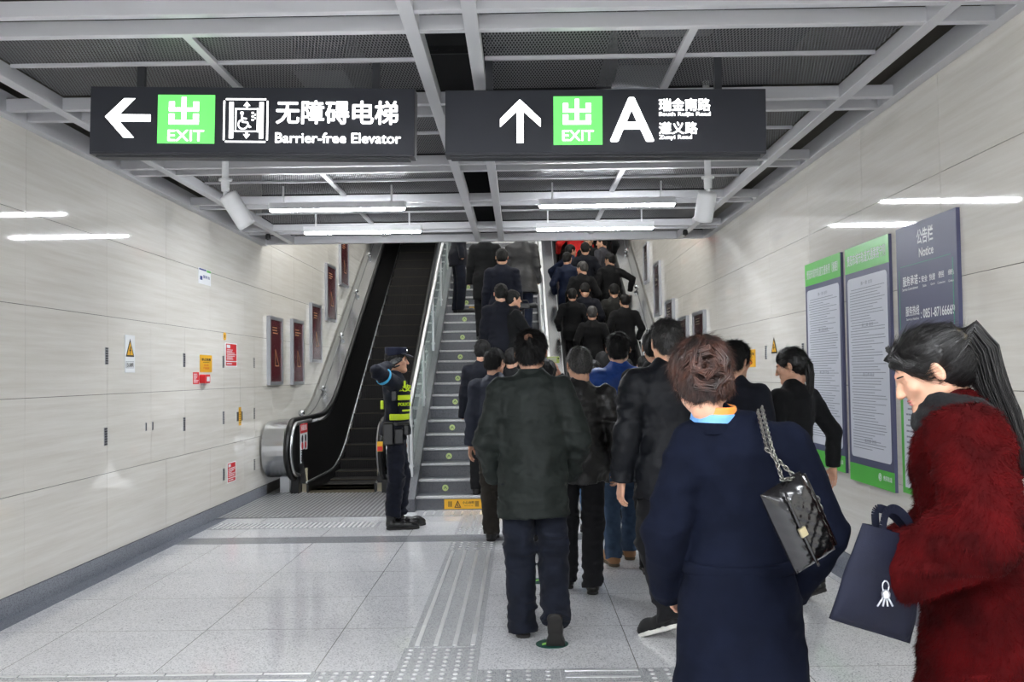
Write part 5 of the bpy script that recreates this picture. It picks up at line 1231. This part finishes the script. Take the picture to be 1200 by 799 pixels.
# --- man in creased leather jacket
leather = M('creased_black_leather', (26, 25, 25), .34, bump=.35, bscale=38, var=.2, vscale=20)
P = Person('short-haired man in shiny black leather jacket and black trousers', .40, 6.42, 0, H=1.66, yaw=.06, w=1.04, lean=.02, vox=.0085,
           feet=((-.10, .20, 0, 0), (.085, .0, 0, 0)), hands={-1: (-.25, .06, .86), 1: (.27, .02, .88)}, head=(.25, -.18, 0))
P.body(handv={1: dict(n=(1, 0, 0), s=(0, 1, 0), curl=.8), -1: dict(n=(-1, 0, 0), s=(0, 1, 0))})
P.trousers(cloth('black_twill', (24, 24, 27)), r=(.094, .078, .070), low=.04, wrinkle=.007, seed=5); P.shoes()
P.top(leather, 'leather_jacket', hem=.79, flare=1.0, cuff=.06, arm=(.082, .066, .054), wrinkle=.014, seed=41)
P.collar(leather, h=.045, r=.064, thick=.014, fall=.014)
P.hair(hair_gry, 'short', 20, n=5000, length=.018, lift=.5)

# --- man in bright blue jacket
blue_sh = cloth('bright_blue_shell', (34, 66, 134), rough=.5, sheen=0, var=.18)
P = Person('man in bright blue jacket, faded jeans and tan boots', .765, 7.34, 0, H=1.80, yaw=.05, w=1.0, vox=.0095,
           feet=((-.08, .0, 0, 0), (.11, .24, 0, 0)), hands={-1: (-.24, .12, 1.0), 1: (.25, .12, 1.0)}, elbow={-1: (-.8, -1, 0), 1: (.8, -1, 0)}, head=(-.15, .0, 0))
P.body(handv={-1: dict(n=(-1, 0, 0), s=(0, 1, 0)), 1: dict(n=(1, 0, 0), s=(0, 1, 0))})
P.trousers(cloth('faded_denim', (60, 78, 102), var=.25), r=(.092, .072, .060), low=.03, wrinkle=.007, seed=11); P.shoes(M('tan_boot_leather', (160, 118, 82), .6), solemat=M('boot_sole', (96, 82, 66), .7), big=1.05)
P.top(blue_sh, 'blue_jacket', hem=.86, flare=.98, cuff=.05, arm=(.080, .066, .052), wrinkle=.012, seed=51)
P.collar(blue_sh, h=.04, r=.064, thick=.022, name='hood', fall=.02)
P.hair(hair_blk, 'short', 25, n=6000, length=.018, lift=.7)
t = thing('waist_pouch', 'small red-brown pouch at the hip of the man in the bright blue jacket', 'pouch', (.685, 7.13, .90)); MB().box(-.035, .045, -.02, .02, -.055, .04).build('pouch_body', M('red_brown_leather', (124, 44, 36), .45), t, bevel=.01); MB().box(-.037, .047, -.024, .0, .01, .042).build('flap', M('red_brown_leather', (124, 44, 36), .45), t, bevel=.006)

# --- man in blue-grey jacket near the stairs
P = Person('man in slate blue jacket and dark olive trousers at the foot of the stairs', -.225, 8.50, 0, H=1.72, yaw=-.22, w=.98, lean=.02, vox=.0095,
           feet=((-.06, -.02, 0, 0), (.12, .18, 0, 0)), hands={-1: (-.25, .04, .86), 1: (.24, .1, .9)}, head=(-.35, -.05, 0))
P.body(handv={-1: dict(n=(-1, 0, 0), s=(0, 1, 0)), 1: dict(n=(1, 0, 0), s=(0, 1, 0))})
P.trousers(cloth('dark_olive_cord', (42, 38, 33)), r=(.094, .080, .068), low=.02, wrinkle=.008, seed=14); P.shoes(big=1.05, high=True)
P.top(cloth('slate_blue_shell', (36, 40, 52), rough=.6, sheen=0), 'jacket', hem=.76, cuff=.045, arm=(.080, .066, .054), wrinkle=.009, seed=61); P.collar(_mats['slate_blue_shell'], h=.035, r=.064, thick=.012, fall=.010)
P.hair(hair_blk, 'short', 30, n=6000, length=.022, lift=.6)

# --- man with glasses, right
suit_navy = cloth('navy_suit', (18, 20, 29)); suit_blk = cloth('black_suit', (17, 17, 19)); suit_char = cloth('charcoal_suit', (36, 36, 39)); shirt_w = M('white_shirt', (224, 226, 230), .7)
P = Person('young man with black glasses in navy suit, behind the navy coat woman', 1.35, 5.95, 0, H=1.67, yaw=-.55, w=.94, vox=.0095, feet=((-.09, .0, 0, 0), (.09, .12, 0, 0)), head=(-.35, -.12, 0))
P.body(); P.trousers(suit_navy); P.shoes(); P.top(suit_navy, 'suit_jacket', hem=.76, arm=(.074, .060, .048), wrinkle=.005, seed=71); P.collar(shirt_w, h=.03, r=.060, thick=.006, name='shirt_collar'); P.hair(hair_blk, 'short', 33, n=6000, length=.025, lift=.5, grow=.006); P.glasses()

# --- woman with ponytail in black suit, right
P = Person('woman in black suit with a long dark ponytail, walking beside the wall posters', 1.775, 6.15, 0, H=1.63, yaw=.55, w=.92, lean=.03, vox=.0085, female=True, feet=((-.08, .1, 0, 0), (.08, -.12, .02, .4)),
           hands={-1: (-.22, .12, .90), 1: (.30, -.06, .90)}, elbow={1: (.8, -1, 0)}, head=(.55, -.22, 0))
P.body(handv={1: dict(n=(1, 0, 0), s=(0, 1, 0), curl=.35), -1: dict(n=(-1, 0, 0), s=(0, 1, 0))})
P.trousers(suit_blk, r=(.086, .064, .056)); P.shoes(); P.top(suit_blk, 'suit_jacket', hem=.80, flare=1.04, cuff=.03, arm=(.070, .056, .046), wrinkle=.006, seed=81, belly=.92); P.collar(M('pale_blue_shirt', (206, 216, 232), .7), h=.050, r=.054, thick=.009, name='shirt_collar', fall=.008, zoff=.014)
P.hair(glossy_blk, 'pulled', 37, n=9000, length=.035, grow=.002, lift=.03, jit=.05, flow=lambda p, nn: np.stack([-p[:, 0] * .3, -.16 - p[:, 1], (.0 - p[:, 2]) * .8], 1))
curls(P, hang(P, (0, -.10, -.005), [(0, 0, 0), (0, -.03, -.02), (0, -.045, -.08), (0, -.04, -.17), (0, -.03, -.27)]), glossy_blk, 'ponytail', r=.0032, n=80, seed=9, spread=.034, taper=.4)
headring(P, (0, -.118, -.018), .022, .007, black_mat, 'hair_tie')

# --- saluting guard
navy_uni = cloth('navy_uniform', (17, 20, 32), var=.2); hi_vis = M('hi_vis_yellow', (196, 222, 30), .5); cyan_st = M('cyan_piping', (70, 170, 214), .5); glove = M('black_glove', (18, 18, 19), .6)
G = Person('saluting guard in navy uniform, reflective vest and peaked cap beside the left escalator', -1.215, 9.26, 0, H=1.76, yaw=-PI / 2 + .10, w=.98, vox=.008,
           feet=((-.10, .035, 0, 0, .3), (.09, -.03, 0, 0, .05)), hands={-1: (-.25, .02, .86), 1: (.150, -.065, 1.565)}, elbow={1: (1, -.42, -.25)}, head=(.0, .02, 0), skin=skin_m)
P = G; P.body(handv={-1: dict(n=(-1, 0, 0), s=(0, 1, 0))})
P.trousers(navy_uni, r=(.098, .082, .072), low=-.035, wrinkle=.010, seed=19)
P.shoes(M('patent_boot', (16, 16, 17), .25), big=1.05, high=True)
P.top(navy_uni, 'uniform_jacket', hem=.90, flare=.98, cuff=.02, arm=(.074, .062, .048), wrinkle=.008, seed=91, belly=.97)
P.collar(navy_uni, h=.04, r=.060, thick=.010, fall=.008)
w_ = P.wr[1]; d_ = (Vector((.10, .06, 1.650)) - w_).normalized()
S_ = SDF(w_ - Vector((.2, .2, .2)), w_ + Vector((.2, .25, .2)), .004); S_.cone(w_ - d_ * .05, w_ + d_ * .02, .032, .028, k=.01); hand_sdf(S_, w_, d_, Vector((.8, -.2, .5)), Vector((.3, .3, -.8)), curl=.08, spread=.02, thumb=.2, k=.90, r=1.15); P.add('glove', P.K(S_.mesh()), glove)
P.hair(hair_blk, 'crop', 44, n=0)
# shell pieces that follow the torso
def torso_band(P, name, mat, z0, z1, off, x0=-.4, x1=.4, ymin=None, vox=.006):
    T = SDF((-.3, -.3, z0 - .03), (.3, .3, z1 + .03), vox); w = P.wf
    T.path([(0, 0, .88), (0, 0, 1.00), (0, .005, 1.15), (0, 0, 1.30), (0, -.01, 1.38)], [.162 * w + off, .155 * w + off, .157 * w + off, .174 * w + off, .150 * w + off], k=.03, flat=(0, 1, 0), fs=.73)
    T.cut((0, 0, z1), (0, 0, 1), .002); T.cut((0, 0, z0), (0, 0, -1), .002); T.cut((x0, 0, 0), (-1, 0, 0), .002); T.cut((x1, 0, 0), (1, 0, 0), .002)
    if ymin is not None: T.cut((0, ymin, 0), (0, -1, 0), .002)
    return P.add(name, P.K(T.mesh()), mat)
torso_band(P, 'vest_front', navy_uni, 1.05, 1.40, .013, ymin=.03)
torso_band(P, 'vest_band', hi_vis, 1.235, 1.285, .018, ymin=.02); torso_band(P, 'vest_band', hi_vis, 1.045, 1.105, .018, ymin=-.06); torso_band(P, 'vest_band', hi_vis, 1.125, 1.145, .018, ymin=.06)
MB().box(.09, .15, -.145, -.115, 1.16, 1.24).build('back_tab', hi_vis, P.root, bevel=.004)
torso_band(P, 'belt', M('duty_belt', (22, 22, 23), .4), .985, 1.03, .02)
for body_, z_, nm, sz in (('公安', 1.345, 'vest_lettering', .07), ('POLICE', 1.195, 'vest_english_lettering', .042)):
    for ang in (.55,):
        text_mesh(body_, sz, hi_vis, nm, P.root, (.150 * P.k, .085 * P.k, z_ * P.k), (PI / 2, 0, PI / 2 + .50), bold=.03, extrude=.006)
b = SDF((.1, -.3, 1.2), (.6, .3, 1.7), .005); mid = P.sh[1].lerp(P.el[1], .62); dd = (P.el[1] - P.sh[1]).normalized(); b.cone(mid - dd * .01, mid + dd * .01, .084, .083, k=0); b.cut(mid + dd * .009, dd, 0); b.cut(mid - dd * .009, -dd, 0); P.add('sleeve_piping', P.K(b.mesh()), cyan_st)
mb = MB()
for (x, y, z, a, b_, c_) in ((.165, -.07, .95, .035, .05, .14), (.165, .03, .92, .04, .045, .10), (.13, .10, .97, .03, .03, .07), (-.17, .0, .93, .035, .05, .12)):
    MB().box((x - a) * P.k, (x + a) * P.k, (y - b_) * P.k, (y + b_) * P.k, (z - c_) * P.k, (z + c_ * .5) * P.k).build('belt_pouch', black_gl, P.root, bevel=.012)
MB().tube([(.2, -.02, 1.3), (.19, -.01, 1.42)], .012, 8).box(.175, .215, -.035, .01, 1.24, 1.33).build('shoulder_radio', black_gl, P.root, bevel=.004)
MB().box(.15, .20, .08, .10, 1.36, 1.43).build('shoulder_badge', hi_vis, P.root, bevel=.004)
cp = SDF((-.14, -.17, -.02), (.14, .24, .20), .005)
cp.cone((0, -.012, .052), (0, -.006, .118), .100, .108, k=0, flat=(1, 0, 0), fs=.88); cp.cut((0, 0, .128), (0, .05, 1), .012); cp.cut((0, 0, .055), (0, .12, -1), .004)
P.add('cap', P.K(P.hx(cp.mesh())), cloth('navy_cap', (30, 34, 52)))
br = SDF((-.12, .0, .0), (.12, .22, .10), .004); br.ell((0, .085, .054), (.080, .082, .012), rot=rotm(0, -.32, 0), k=0); P.add('cap_peak', P.K(P.hx(br.mesh())), M('cap_peak', (26, 29, 42), .4))
bd = MB().lathe([(.016, 0), (.012, .006)], (0, .098, .092), (0, 1, 0), 8); bd.v = [tuple((P.hc + P.hR @ Vector(p)) * P.k) for p in bd.v]; bd.build('cap_badge', M('silver_badge', (210, 210, 206), .3, .8), P.root)

# ------------------------------------------------------------------ things they carry
quilt = M('black_patent_quilt', (12, 11, 12), .26, coat=.15); chain_m = M('dark_chain', (120, 118, 112), .3, .9)
c = at(935, 612, Y=2.45); bag = thing('handbag', 'black quilted patent handbag on a chain at the side of the navy coat woman', 'handbag', tuple(c)); bag.rotation_euler = (.0, 1.12, .30)
vs = []; fs = []; nx_, nz_ = 29, 21; W_, H_, D_ = .228, .128, .052
def bagpt(i, j, sd):
    x = -W_ / 2 + W_ * i / (nx_ - 1); z = -H_ / 2 + H_ * j / (nz_ - 1); e = (1 - abs(2 * i / (nx_ - 1) - 1) ** 6) * (1 - abs(2 * j / (nz_ - 1) - 1) ** 6)
    q = abs(math.sin((x + z) * PI / .036)) * abs(math.sin((x - z) * PI / .036)); return (x, sd * (D_ * e * .8 + .010 * q ** .5 * e + .003), z)
for sd in (-1, 1):
    k0 = len(vs)
    for i in range(nx_):
        for j in range(nz_): vs.append(bagpt(i, j, sd))
    for i in range(nx_ - 1):
        for j in range(nz_ - 1):
            f = (k0 + i * nz_ + j, k0 + (i + 1) * nz_ + j, k0 + (i + 1) * nz_ + j + 1, k0 + i * nz_ + j + 1); fs.append(f if sd < 0 else f[::-1])
n1 = nx_ * nz_
ring = [i * nz_ for i in range(nx_)] + [(nx_ - 1) * nz_ + j for j in range(1, nz_)] + [i * nz_ + nz_ - 1 for i in range(nx_ - 2, -1, -1)] + [j for j in range(nz_ - 2, 0, -1)]
for a, b in zip(ring, ring[1:] + ring[:1]): fs.append((b, a, a + n1, b + n1))
MB().add(vs, fs).build('bag_body', quilt, bag, smooth=True)
MB().tube([(-W_ / 2 + .01, -.045, -.02), (-W_ / 2 + .03, -.058, -.028), (0, -.060, -.030), (W_ / 2 - .03, -.058, -.028), (W_ / 2 - .01, -.045, -.02)], .004, 8).build('flap_edge', quilt, bag, smooth=True)
MB().tube([(-W_ / 2 + .012, 0, H_ / 2), (0, 0, H_ / 2 + .002), (W_ / 2 - .012, 0, H_ / 2)], .012, 10).build('top_fold', quilt, bag, smooth=True)
MB().box(-.012, .012, -.068, -.058, -.040, -.020).build('clasp', M('dull_gold_clasp', (170, 160, 130), .3, .9), bag, bevel=.002)
inv = (Matrix.Translation(c) @ bag.rotation_euler.to_matrix().to_4x4()).inverted()
pa, pb, pc = inv @ at(893, 478, Y=2.66), inv @ at(903, 520, Y=2.50), inv @ at(917, 562, Y=2.42)
pd = inv @ at(960, 585, Y=2.45)
def chain(pts, name):
    mb = MB(); L = []; 
    for a, b in zip(pts[:-1], pts[1:]):
        n = max(2, int((b - a).length / .011)); L += [a.lerp(b, i / n) for i in range(n)]
    for i, p in enumerate(L[:-1]):
        d = (L[i + 1] - p).normalized(); u = d.orthogonal().normalized(); v = d.cross(u); u = u if i % 2 else v
        mb.tube([p + d * .0085 * math.cos(a) + u * .005 * math.sin(a) for a in [2 * PI * k / 8 for k in range(9)]], .0021, 5, caps=False)
    mb.build(name, chain_m, bag, smooth=True)
chain([pa, pb, pc, Vector((-W_ / 2 + .02, 0, H_ / 2))], 'chain_strap'); chain([pa + Vector((.012, .03, 0)), pb + Vector((.02, .03, -.0)), Vector((-.02, .01, H_ / 2 + .02)), Vector((W_ / 2 - .02, 0, H_ / 2))], 'chain_strap')
# navy tote
tm = cloth('navy_canvas', (15, 18, 33), rough=.7, sheen=0); yt = 2.36
pts = [at(1011, 613, Y=yt), at(1086, 632, Y=yt + .10), at(1066, 754, Y=yt + .10), at(973, 725, Y=yt)]
tote = thing('tote_bag', 'navy canvas tote bag with a small silver charm, held by the red coat woman', 'tote bag', tuple(pts[3])); L = [p - pts[3] for p in pts]
nrm = (L[2] - L[3]).cross(L[0] - L[3]).normalized(); vs = []; fs = []; N_ = 15
for sd in (-1, 1):
    k0 = len(vs)
    for i in range(N_):
        for j in range(N_):
            a, b = i / (N_ - 1), j / (N_ - 1); top_ = L[0].lerp(L[1], a); bot = L[3].lerp(L[2], a); p = bot.lerp(top_, b)
            e = (1 - (2 * a - 1) ** 4) * (1 - b ** 3 * .5) * (1 - (1 - b) ** 6); vs.append(p + nrm * sd * (.004 + .034 * e + .005 * vnoise(np.array(a * 5.), np.array(b * 4.), np.array(float(sd)))[()]))
    for i in range(N_ - 1):
        for j in range(N_ - 1):
            f = (k0 + i * N_ + j, k0 + (i + 1) * N_ + j, k0 + (i + 1) * N_ + j + 1, k0 + i * N_ + j + 1); fs.append(f if sd > 0 else f[::-1])
n1 = N_ * N_; ring = [i * N_ for i in range(N_)] + [(N_ - 1) * N_ + j for j in range(1, N_)]
ring2 = [j for j in range(N_ - 1, -1, -1)]
for a, b in list(zip(ring[:-1], ring[1:])) + list(zip(ring2[:-1], ring2[1:])): fs.append((a, b, b + n1, a + n1))
MB().add(vs, fs).build('bag_body', tm, tote, smooth=True)
hand_pt = at(1056, 600, Y=2.40) - pts[3]
for sd in (-1, 1):
    a = L[0].lerp(L[1], .25) + nrm * sd * .012; b = L[0].lerp(L[1], .78) + nrm * sd * .012; m_ = at(1040 + 8 * sd, 596, Y=2.40) - pts[3]
    mb = MB()
    pth = [a - Vector((0, 0, .03)), a, a.lerp(m_, .6) + Vector((-.008, 0, .01)), m_, m_.lerp(b, .4) + Vector((.005, 0, .008)), b, b - Vector((0, 0, .03))]
    sm = []
    for i_ in range(len(pth) - 1):
        p0, p1, p2, p3 = pth[max(i_ - 1, 0)], pth[i_], pth[i_ + 1], pth[min(i_ + 2, len(pth) - 1)]
        for k_ in range(5):
            t_ = k_ / 5; sm.append(.5 * ((2 * p1) + (p2 - p0) * t_ + (2 * p0 - 5 * p1 + 4 * p2 - p3) * t_ ** 2 + (3 * p1 - p0 - 3 * p2 + p3) * t_ ** 3))
    pth = sm + [pth[-1]]
    for p, q in zip(pth[:-1], pth[1:]):
        d = (q - p).normalized(); s1 = d.cross(nrm).normalized() * .011; t1 = nrm * .0015
        mb.add([p - s1 - t1, p + s1 - t1, p + s1 + t1, p - s1 + t1, q - s1 - t1, q + s1 - t1, q + s1 + t1, q - s1 + t1], [(0, 1, 2, 3), (7, 6, 5, 4), (0, 4, 5, 1), (1, 5, 6, 2), (2, 6, 7, 3), (3, 7, 4, 0)])
    mb.build('handle', tm, tote)
ch = at(1038, 693, Y=yt - .015) - pts[3]; silver = M('silver_charm', (196, 198, 204), .3, .8)
mb = MB().tube([ch + Vector((.008 * math.cos(a), 0, .014 * math.sin(a) + .012)) for a in [2 * PI * k / 10 for k in range(11)]], .0018, 6); mb.lathe([(.0, -.018), (.010, -.014), (.011, -.004), (.006, .004)], tuple(ch), n=10)
for dx in (-.022, -.008, .004, .016): mb.tube([ch + Vector((dx * .3, 0, -.014)), ch + Vector((dx, 0, -.036))], .0026, 6)
mb.build('charm', silver, tote, smooth=True)
# ------------------------------------------------------------------ the crowd: floor behind, stairs, escalator
coat_blk = cloth('black_overcoat', (16, 17, 19)); coat_navy = cloth('dark_navy_overcoat', (17, 20, 32)); olive = cloth('dark_olive_wool', (42, 42, 40)); grey_w = cloth('dark_grey_wool', (58, 58, 64)); down_navy = cloth('navy_parka', (22, 31, 54), rough=.6, sheen=0); red_j = cloth('bright_red_jacket', (206, 46, 44), sheen=0)
def stair_spot(v, H=1.72):
    """distance at which a head top on the stair slope shows at photo row v"""
    a = 1110 * RISE / RUN; d = 439 - v; c0 = 1110 * (-Y0S * RISE / RUN + H - CAMH + .07); return c0 / (d - a)
def esc_spot(v, H=1.72):
    a = 1110 * T30; d = 439 - v; return 1110 * (-YS * T30 + H - CAMH) / (d - a)
def figure(label, u, Y, Z, top, H=1.72, yaw=0.0, hair=hair_blk, style='short', hn=900, w=1.0, hem=.76, tr=None, name='jacket', shirt=True, head=(0, -.08, 0), hands=None, elbow=None, feet=None, vox=.013, group=None, flare=1.0, handv=None, glasses=False, skin=None, female=False, shoes=True, lean=0.0, seed=0, body_eyes=False):
    X = (u - 609.4) * Y / F_PX
    P = Person(label, X, Y, Z, H=H, yaw=yaw, w=w, vox=vox, head=head, hands=hands, elbow=elbow, feet=feet or ((-.09, 0, 0, 0), (.09, .02, 0, 0)), group=group, skin=skin, female=female, lean=lean)
    P.body(handv=handv, eyes=False); P.trousers(tr or suit_blk, wrinkle=.004)
    if shoes: P.shoes()
    P.top(top, name, hem=hem, flare=flare, arm=(.074, .060, .048), wrinkle=.006, seed=seed)
    if shirt: P.collar(shirt_w, h=.030, r=.060, thick=.008, name='shirt_collar', zoff=.020)
    else: P.collar(top, h=.035, r=.064, thick=.012, fall=.008)
    P.hair(hair, style, seed, n=hn, length=.018, lift=.5)
    if glasses: P.glasses()
    return P
HR = {-1: (-.24, .12, .98), 1: (.24, .12, .98)}
# floor, behind the leading group
figure('man whose dark head shows just left of the tall black jacket man', 768, 7.0, 0, coat_blk, H=1.80, yaw=-.15, shirt=False, seed=3, hn=2500, vox=.011)
P = figure('woman with small round bun and crimson scarf between the leather and blue jackets', 695, 8.75, 0, coat_blk, H=1.60, tr=cloth('pale_denim', (84, 118, 160)), shirt=False, style='pulled', female=True, seed=4, w=.88, vox=.011)
v_, f_ = SDFball((0, -.118, .02), .036, .004); P.add('hair_bun', P.K(P.hx((v_, f_))), hair_blk)
P.collar(cloth('crimson_scarf', (160, 26, 40)), h=.03, r=.064, thick=.014, name='scarf', zoff=.01)
P = figure('person holding up a yellow-green phone, mostly hidden by the green-black jacket', 641, 8.0, 0, coat_blk, H=1.60, yaw=-.1, shirt=False, hands={-1: (-.24, .1, .9), 1: (.10, .26, 1.60)}, elbow={1: (.5, -.3, -1)}, handv={1: dict(n=(.6, 0, -.3), s=(-.6, 0, .6), d=(-.3, .2, .8), curl=.9)}, seed=5, vox=.011)
pp = P.root.location + Vector((P.wr[1].x * P.k - .02, P.wr[1].y * P.k + .01, P.wr[1].z * P.k + .135)); t = thing('phone', 'small yellow-green phone raised above the heads beside the balding man', 'phone', tuple(pp)); MB().box(-.062, .045, -.005, .005, -.028, .028).build('phone_case', M('lime_case', (176, 196, 92), .4), t, bevel=.004); MB().lathe([(.007, 0), (.007, .003)], (.036, -.005, .012), (0, -1, 0), 10).build('camera_lens', black_gl, t); MB().box(-.054, .02, -.0065, -.005, -.022, .022).build('screen', M('pale_screen', (196, 206, 170), .3), t)
figure('man with flat dark hair just above the bun woman at the escalator foot', 707, 10.5, 0, coat_blk, H=1.72, seed=6, hn=1200)
figure('long-haired woman in black at the foot of the right escalator', 687, 12.6, 0.0, coat_blk, H=1.74, seed=7, shirt=False, female=True, w=.95, style='full', hn=800)
figure('low dark head at the right side of the escalator entrance', 755, 11.3, 0, coat_blk, H=1.68, seed=8, shirt=False)
figure('short person half hidden between the leather and blue jacket men', 733, 9.6, 0, grey_w, H=1.62, seed=9, shirt=False)
# stairs
def on_stairs(label, u, v, top, step=None, H=1.72, **k):
    Y = stair_spot(v, H); n = round((Y - Y0S - .15) / RUN) + 1; n = max(1, n); Y = Y0S + (n - .5) * RUN + .02
    kk = dict(feet=((-.09, -.06, 0, 0), (.09, -.06, 0, 0)), group='people climbing the stairs'); kk.update(k)
    return figure(label, u, Y, n * RISE, top, H=H, **kk)
on_stairs('man in dark navy suit on the lowest stairs, left of the slate blue jacket man', 566, 398, suit_navy, H=1.72, yaw=-.2, head=(-.15, -.1, 0), seed=11, vox=.0105, hn=2500, w=1.0, group=None)
on_stairs('dark-haired person peeping out between the slate blue and green-black jackets', 600, 407, coat_blk, H=1.62, yaw=-.3, seed=12, shirt=False, group=None)
on_stairs('man in navy suit with white collar on the middle stairs', 588, 337, suit_navy, seed=13, vox=.0115, hn=2000, w=1.04, head=(.1, -.1, 0), group=None)
on_stairs('person in profile holding a video camera, half behind the navy suit man on the stairs', 602, 339, coat_blk, H=1.64, yaw=-1.2, seed=14, shirt=False, head=(-.1, 0, 0), hands={-1: (-.1, .38, 1.12), 1: (.16, .36, 1.10)}, group=None)
on_stairs('man in dark blue overcoat with long skirts, higher on the stairs', 590, 287, coat_navy, seed=15, w=1.06, hem=.62, name='overcoat', shirt=False, group=None)
on_stairs('person in black with head hidden by the ceiling edge, left on the upper stairs', 570, 268, coat_blk, seed=16, hem=.62, w=1.04, name='overcoat', shirt=False, group=None)
on_stairs('person in wide black raincoat on the right of the upper stairs', 613, 262, M('black_raincoat', (30, 30, 32), .5, bump=.2, bscale=30), seed=17, hem=.70, flare=1.45, w=1.08, name='raincoat', shirt=False, tr=cloth('dark_denim', (30, 36, 54)), group=None)
P = figure('person standing sideways on the upper stairs in dark uniform and black shoes', 539, 15.06, 16 * RISE, suit_navy, H=1.75, yaw=-1.35, seed=18, shirt=False, feet=((-.10, -.02, 0, 0), (.08, .03, 0, 0)), tr=navy_uni)
t = thing('video_camera', 'black handheld video camera held by the person on the stairs', 'video camera', tuple(at(616, 359, Y=12.25)))
MB().box(-.09, .05, -.04, .04, -.03, .04).build('camera_body', black_gl, t, bevel=.01); MB().lathe([(.03, 0), (.034, .05), (.036, .09)], (.05, 0, .005), (1, 0, .1), 14).build('lens_barrel', black_mat, t); MB().tube([(-.07, 0, .04), (-.05, 0, .075), (.02, 0, .075), (.04, 0, .04)], .009, 8).build('top_handle', black_mat, t); MB().tube([(-.03, 0, -.03), (-.03, 0, -.13)], .014, 8).box(-.05, .03, .04, .048, -.02, .04).build('grip', black_mat, t)
# escalator
def on_esc(label, u, v, top, H=1.72, **k):
    Y = esc_spot(v, H); kk = dict(hands=HR, feet=((-.09, -.05, 0, 0), (.09, -.05, 0, 0)), group='people riding the right escalator'); kk.update(k)
    n = math.floor((Y - 12.3) / .39); yc_ = 12.3 + .39 * n + .22
    return figure(label, u, Y, max(0.013, stepline(12.3 + .39 * (n + 1))), top, H=H, **kk)
on_esc('man with glasses in navy jacket, hand on the left rail, near the ceiling edge', 671, 292, down_navy, yaw=-.5, head=(-.6, .05, 0), glasses=True, seed=21, hands={-1: (-.40, .10, 1.04), 1: (.22, .1, .95)}, elbow={-1: (-1, -.6, -.2)}, shirt=False, group=None, vox=.0115)
on_esc('smiling man with glasses turned back towards the crowd near the ceiling edge', 692, 283, coat_blk, yaw=PI - .5, head=(.2, -.1, 0), glasses=True, seed=22, group=None, vox=.0115)
on_esc('balding man in grey coat in profile near the ceiling edge', 708, 291, grey_w, H=1.66, yaw=.9, head=(.5, -.1, 0), style='bald', seed=23, hn=0, group=None, vox=.0115)
on_esc('dark-suited man whose back is in the middle just below the smiling man', 688, 299, suit_navy, seed=24, group=None)
on_esc('man with glasses in black suit and white collar, elbow out to the right', 717, 301, suit_blk, yaw=.15, head=(.75, -.05, 0), glasses=True, seed=25, w=1.05, hands={-1: (-.24, .1, .95), 1: (.40, .08, 1.04)}, elbow={1: (1, -.7, 0)}, group=None, vox=.0115)
on_esc('man in dark blue jacket at the left rail below the man with glasses', 667, 309, down_navy, seed=26, head=(-.4, -.1, 0), shirt=False, group=None)
on_esc('grey-templed man in black looking left, in the middle of the escalator', 684, 322, suit_blk, yaw=.2, head=(.6, -.1, 0), hair=hair_gry, seed=27, group=None)
on_esc('man in dark olive wool jacket on the right of the escalator', 721, 335, olive, seed=28, head=(.1, -.1, 0), shirt=False, group=None)
on_esc('broad man in navy suit with bowed head in the middle of the escalator', 687, 341, suit_navy, seed=29, head=(0, -.4, 0), w=1.1, group=None)
on_esc('man in black jacket standing lowest on the right of the escalator', 733, 351, suit_blk, seed=30, w=1.04, head=(.35, -.1, 0), shirt=False, group=None)
on_esc('grey-haired man in black, lowest in the middle of the escalator', 695, 365, suit_blk, seed=31, hair=hair_gry, style='short', shirt=False, group=None)
P = on_esc('person in bright red jacket near the ceiling edge at the top of the escalator', 678, 266, red_j, seed=32, w=1.08, shirt=False, group=None, hands={-1: (-.38, .10, 1.04), 1: (.24, .12, .98)})
on_esc('dark figure cut by the ceiling edge at the right rail of the escalator', 708, 268, coat_blk, seed=33, shirt=False, group=None)
on_esc('dark-jacketed man at the left rail, behind the grey-haired man', 672, 352, coat_blk, seed=34, H=1.62, shirt=False, group=None)
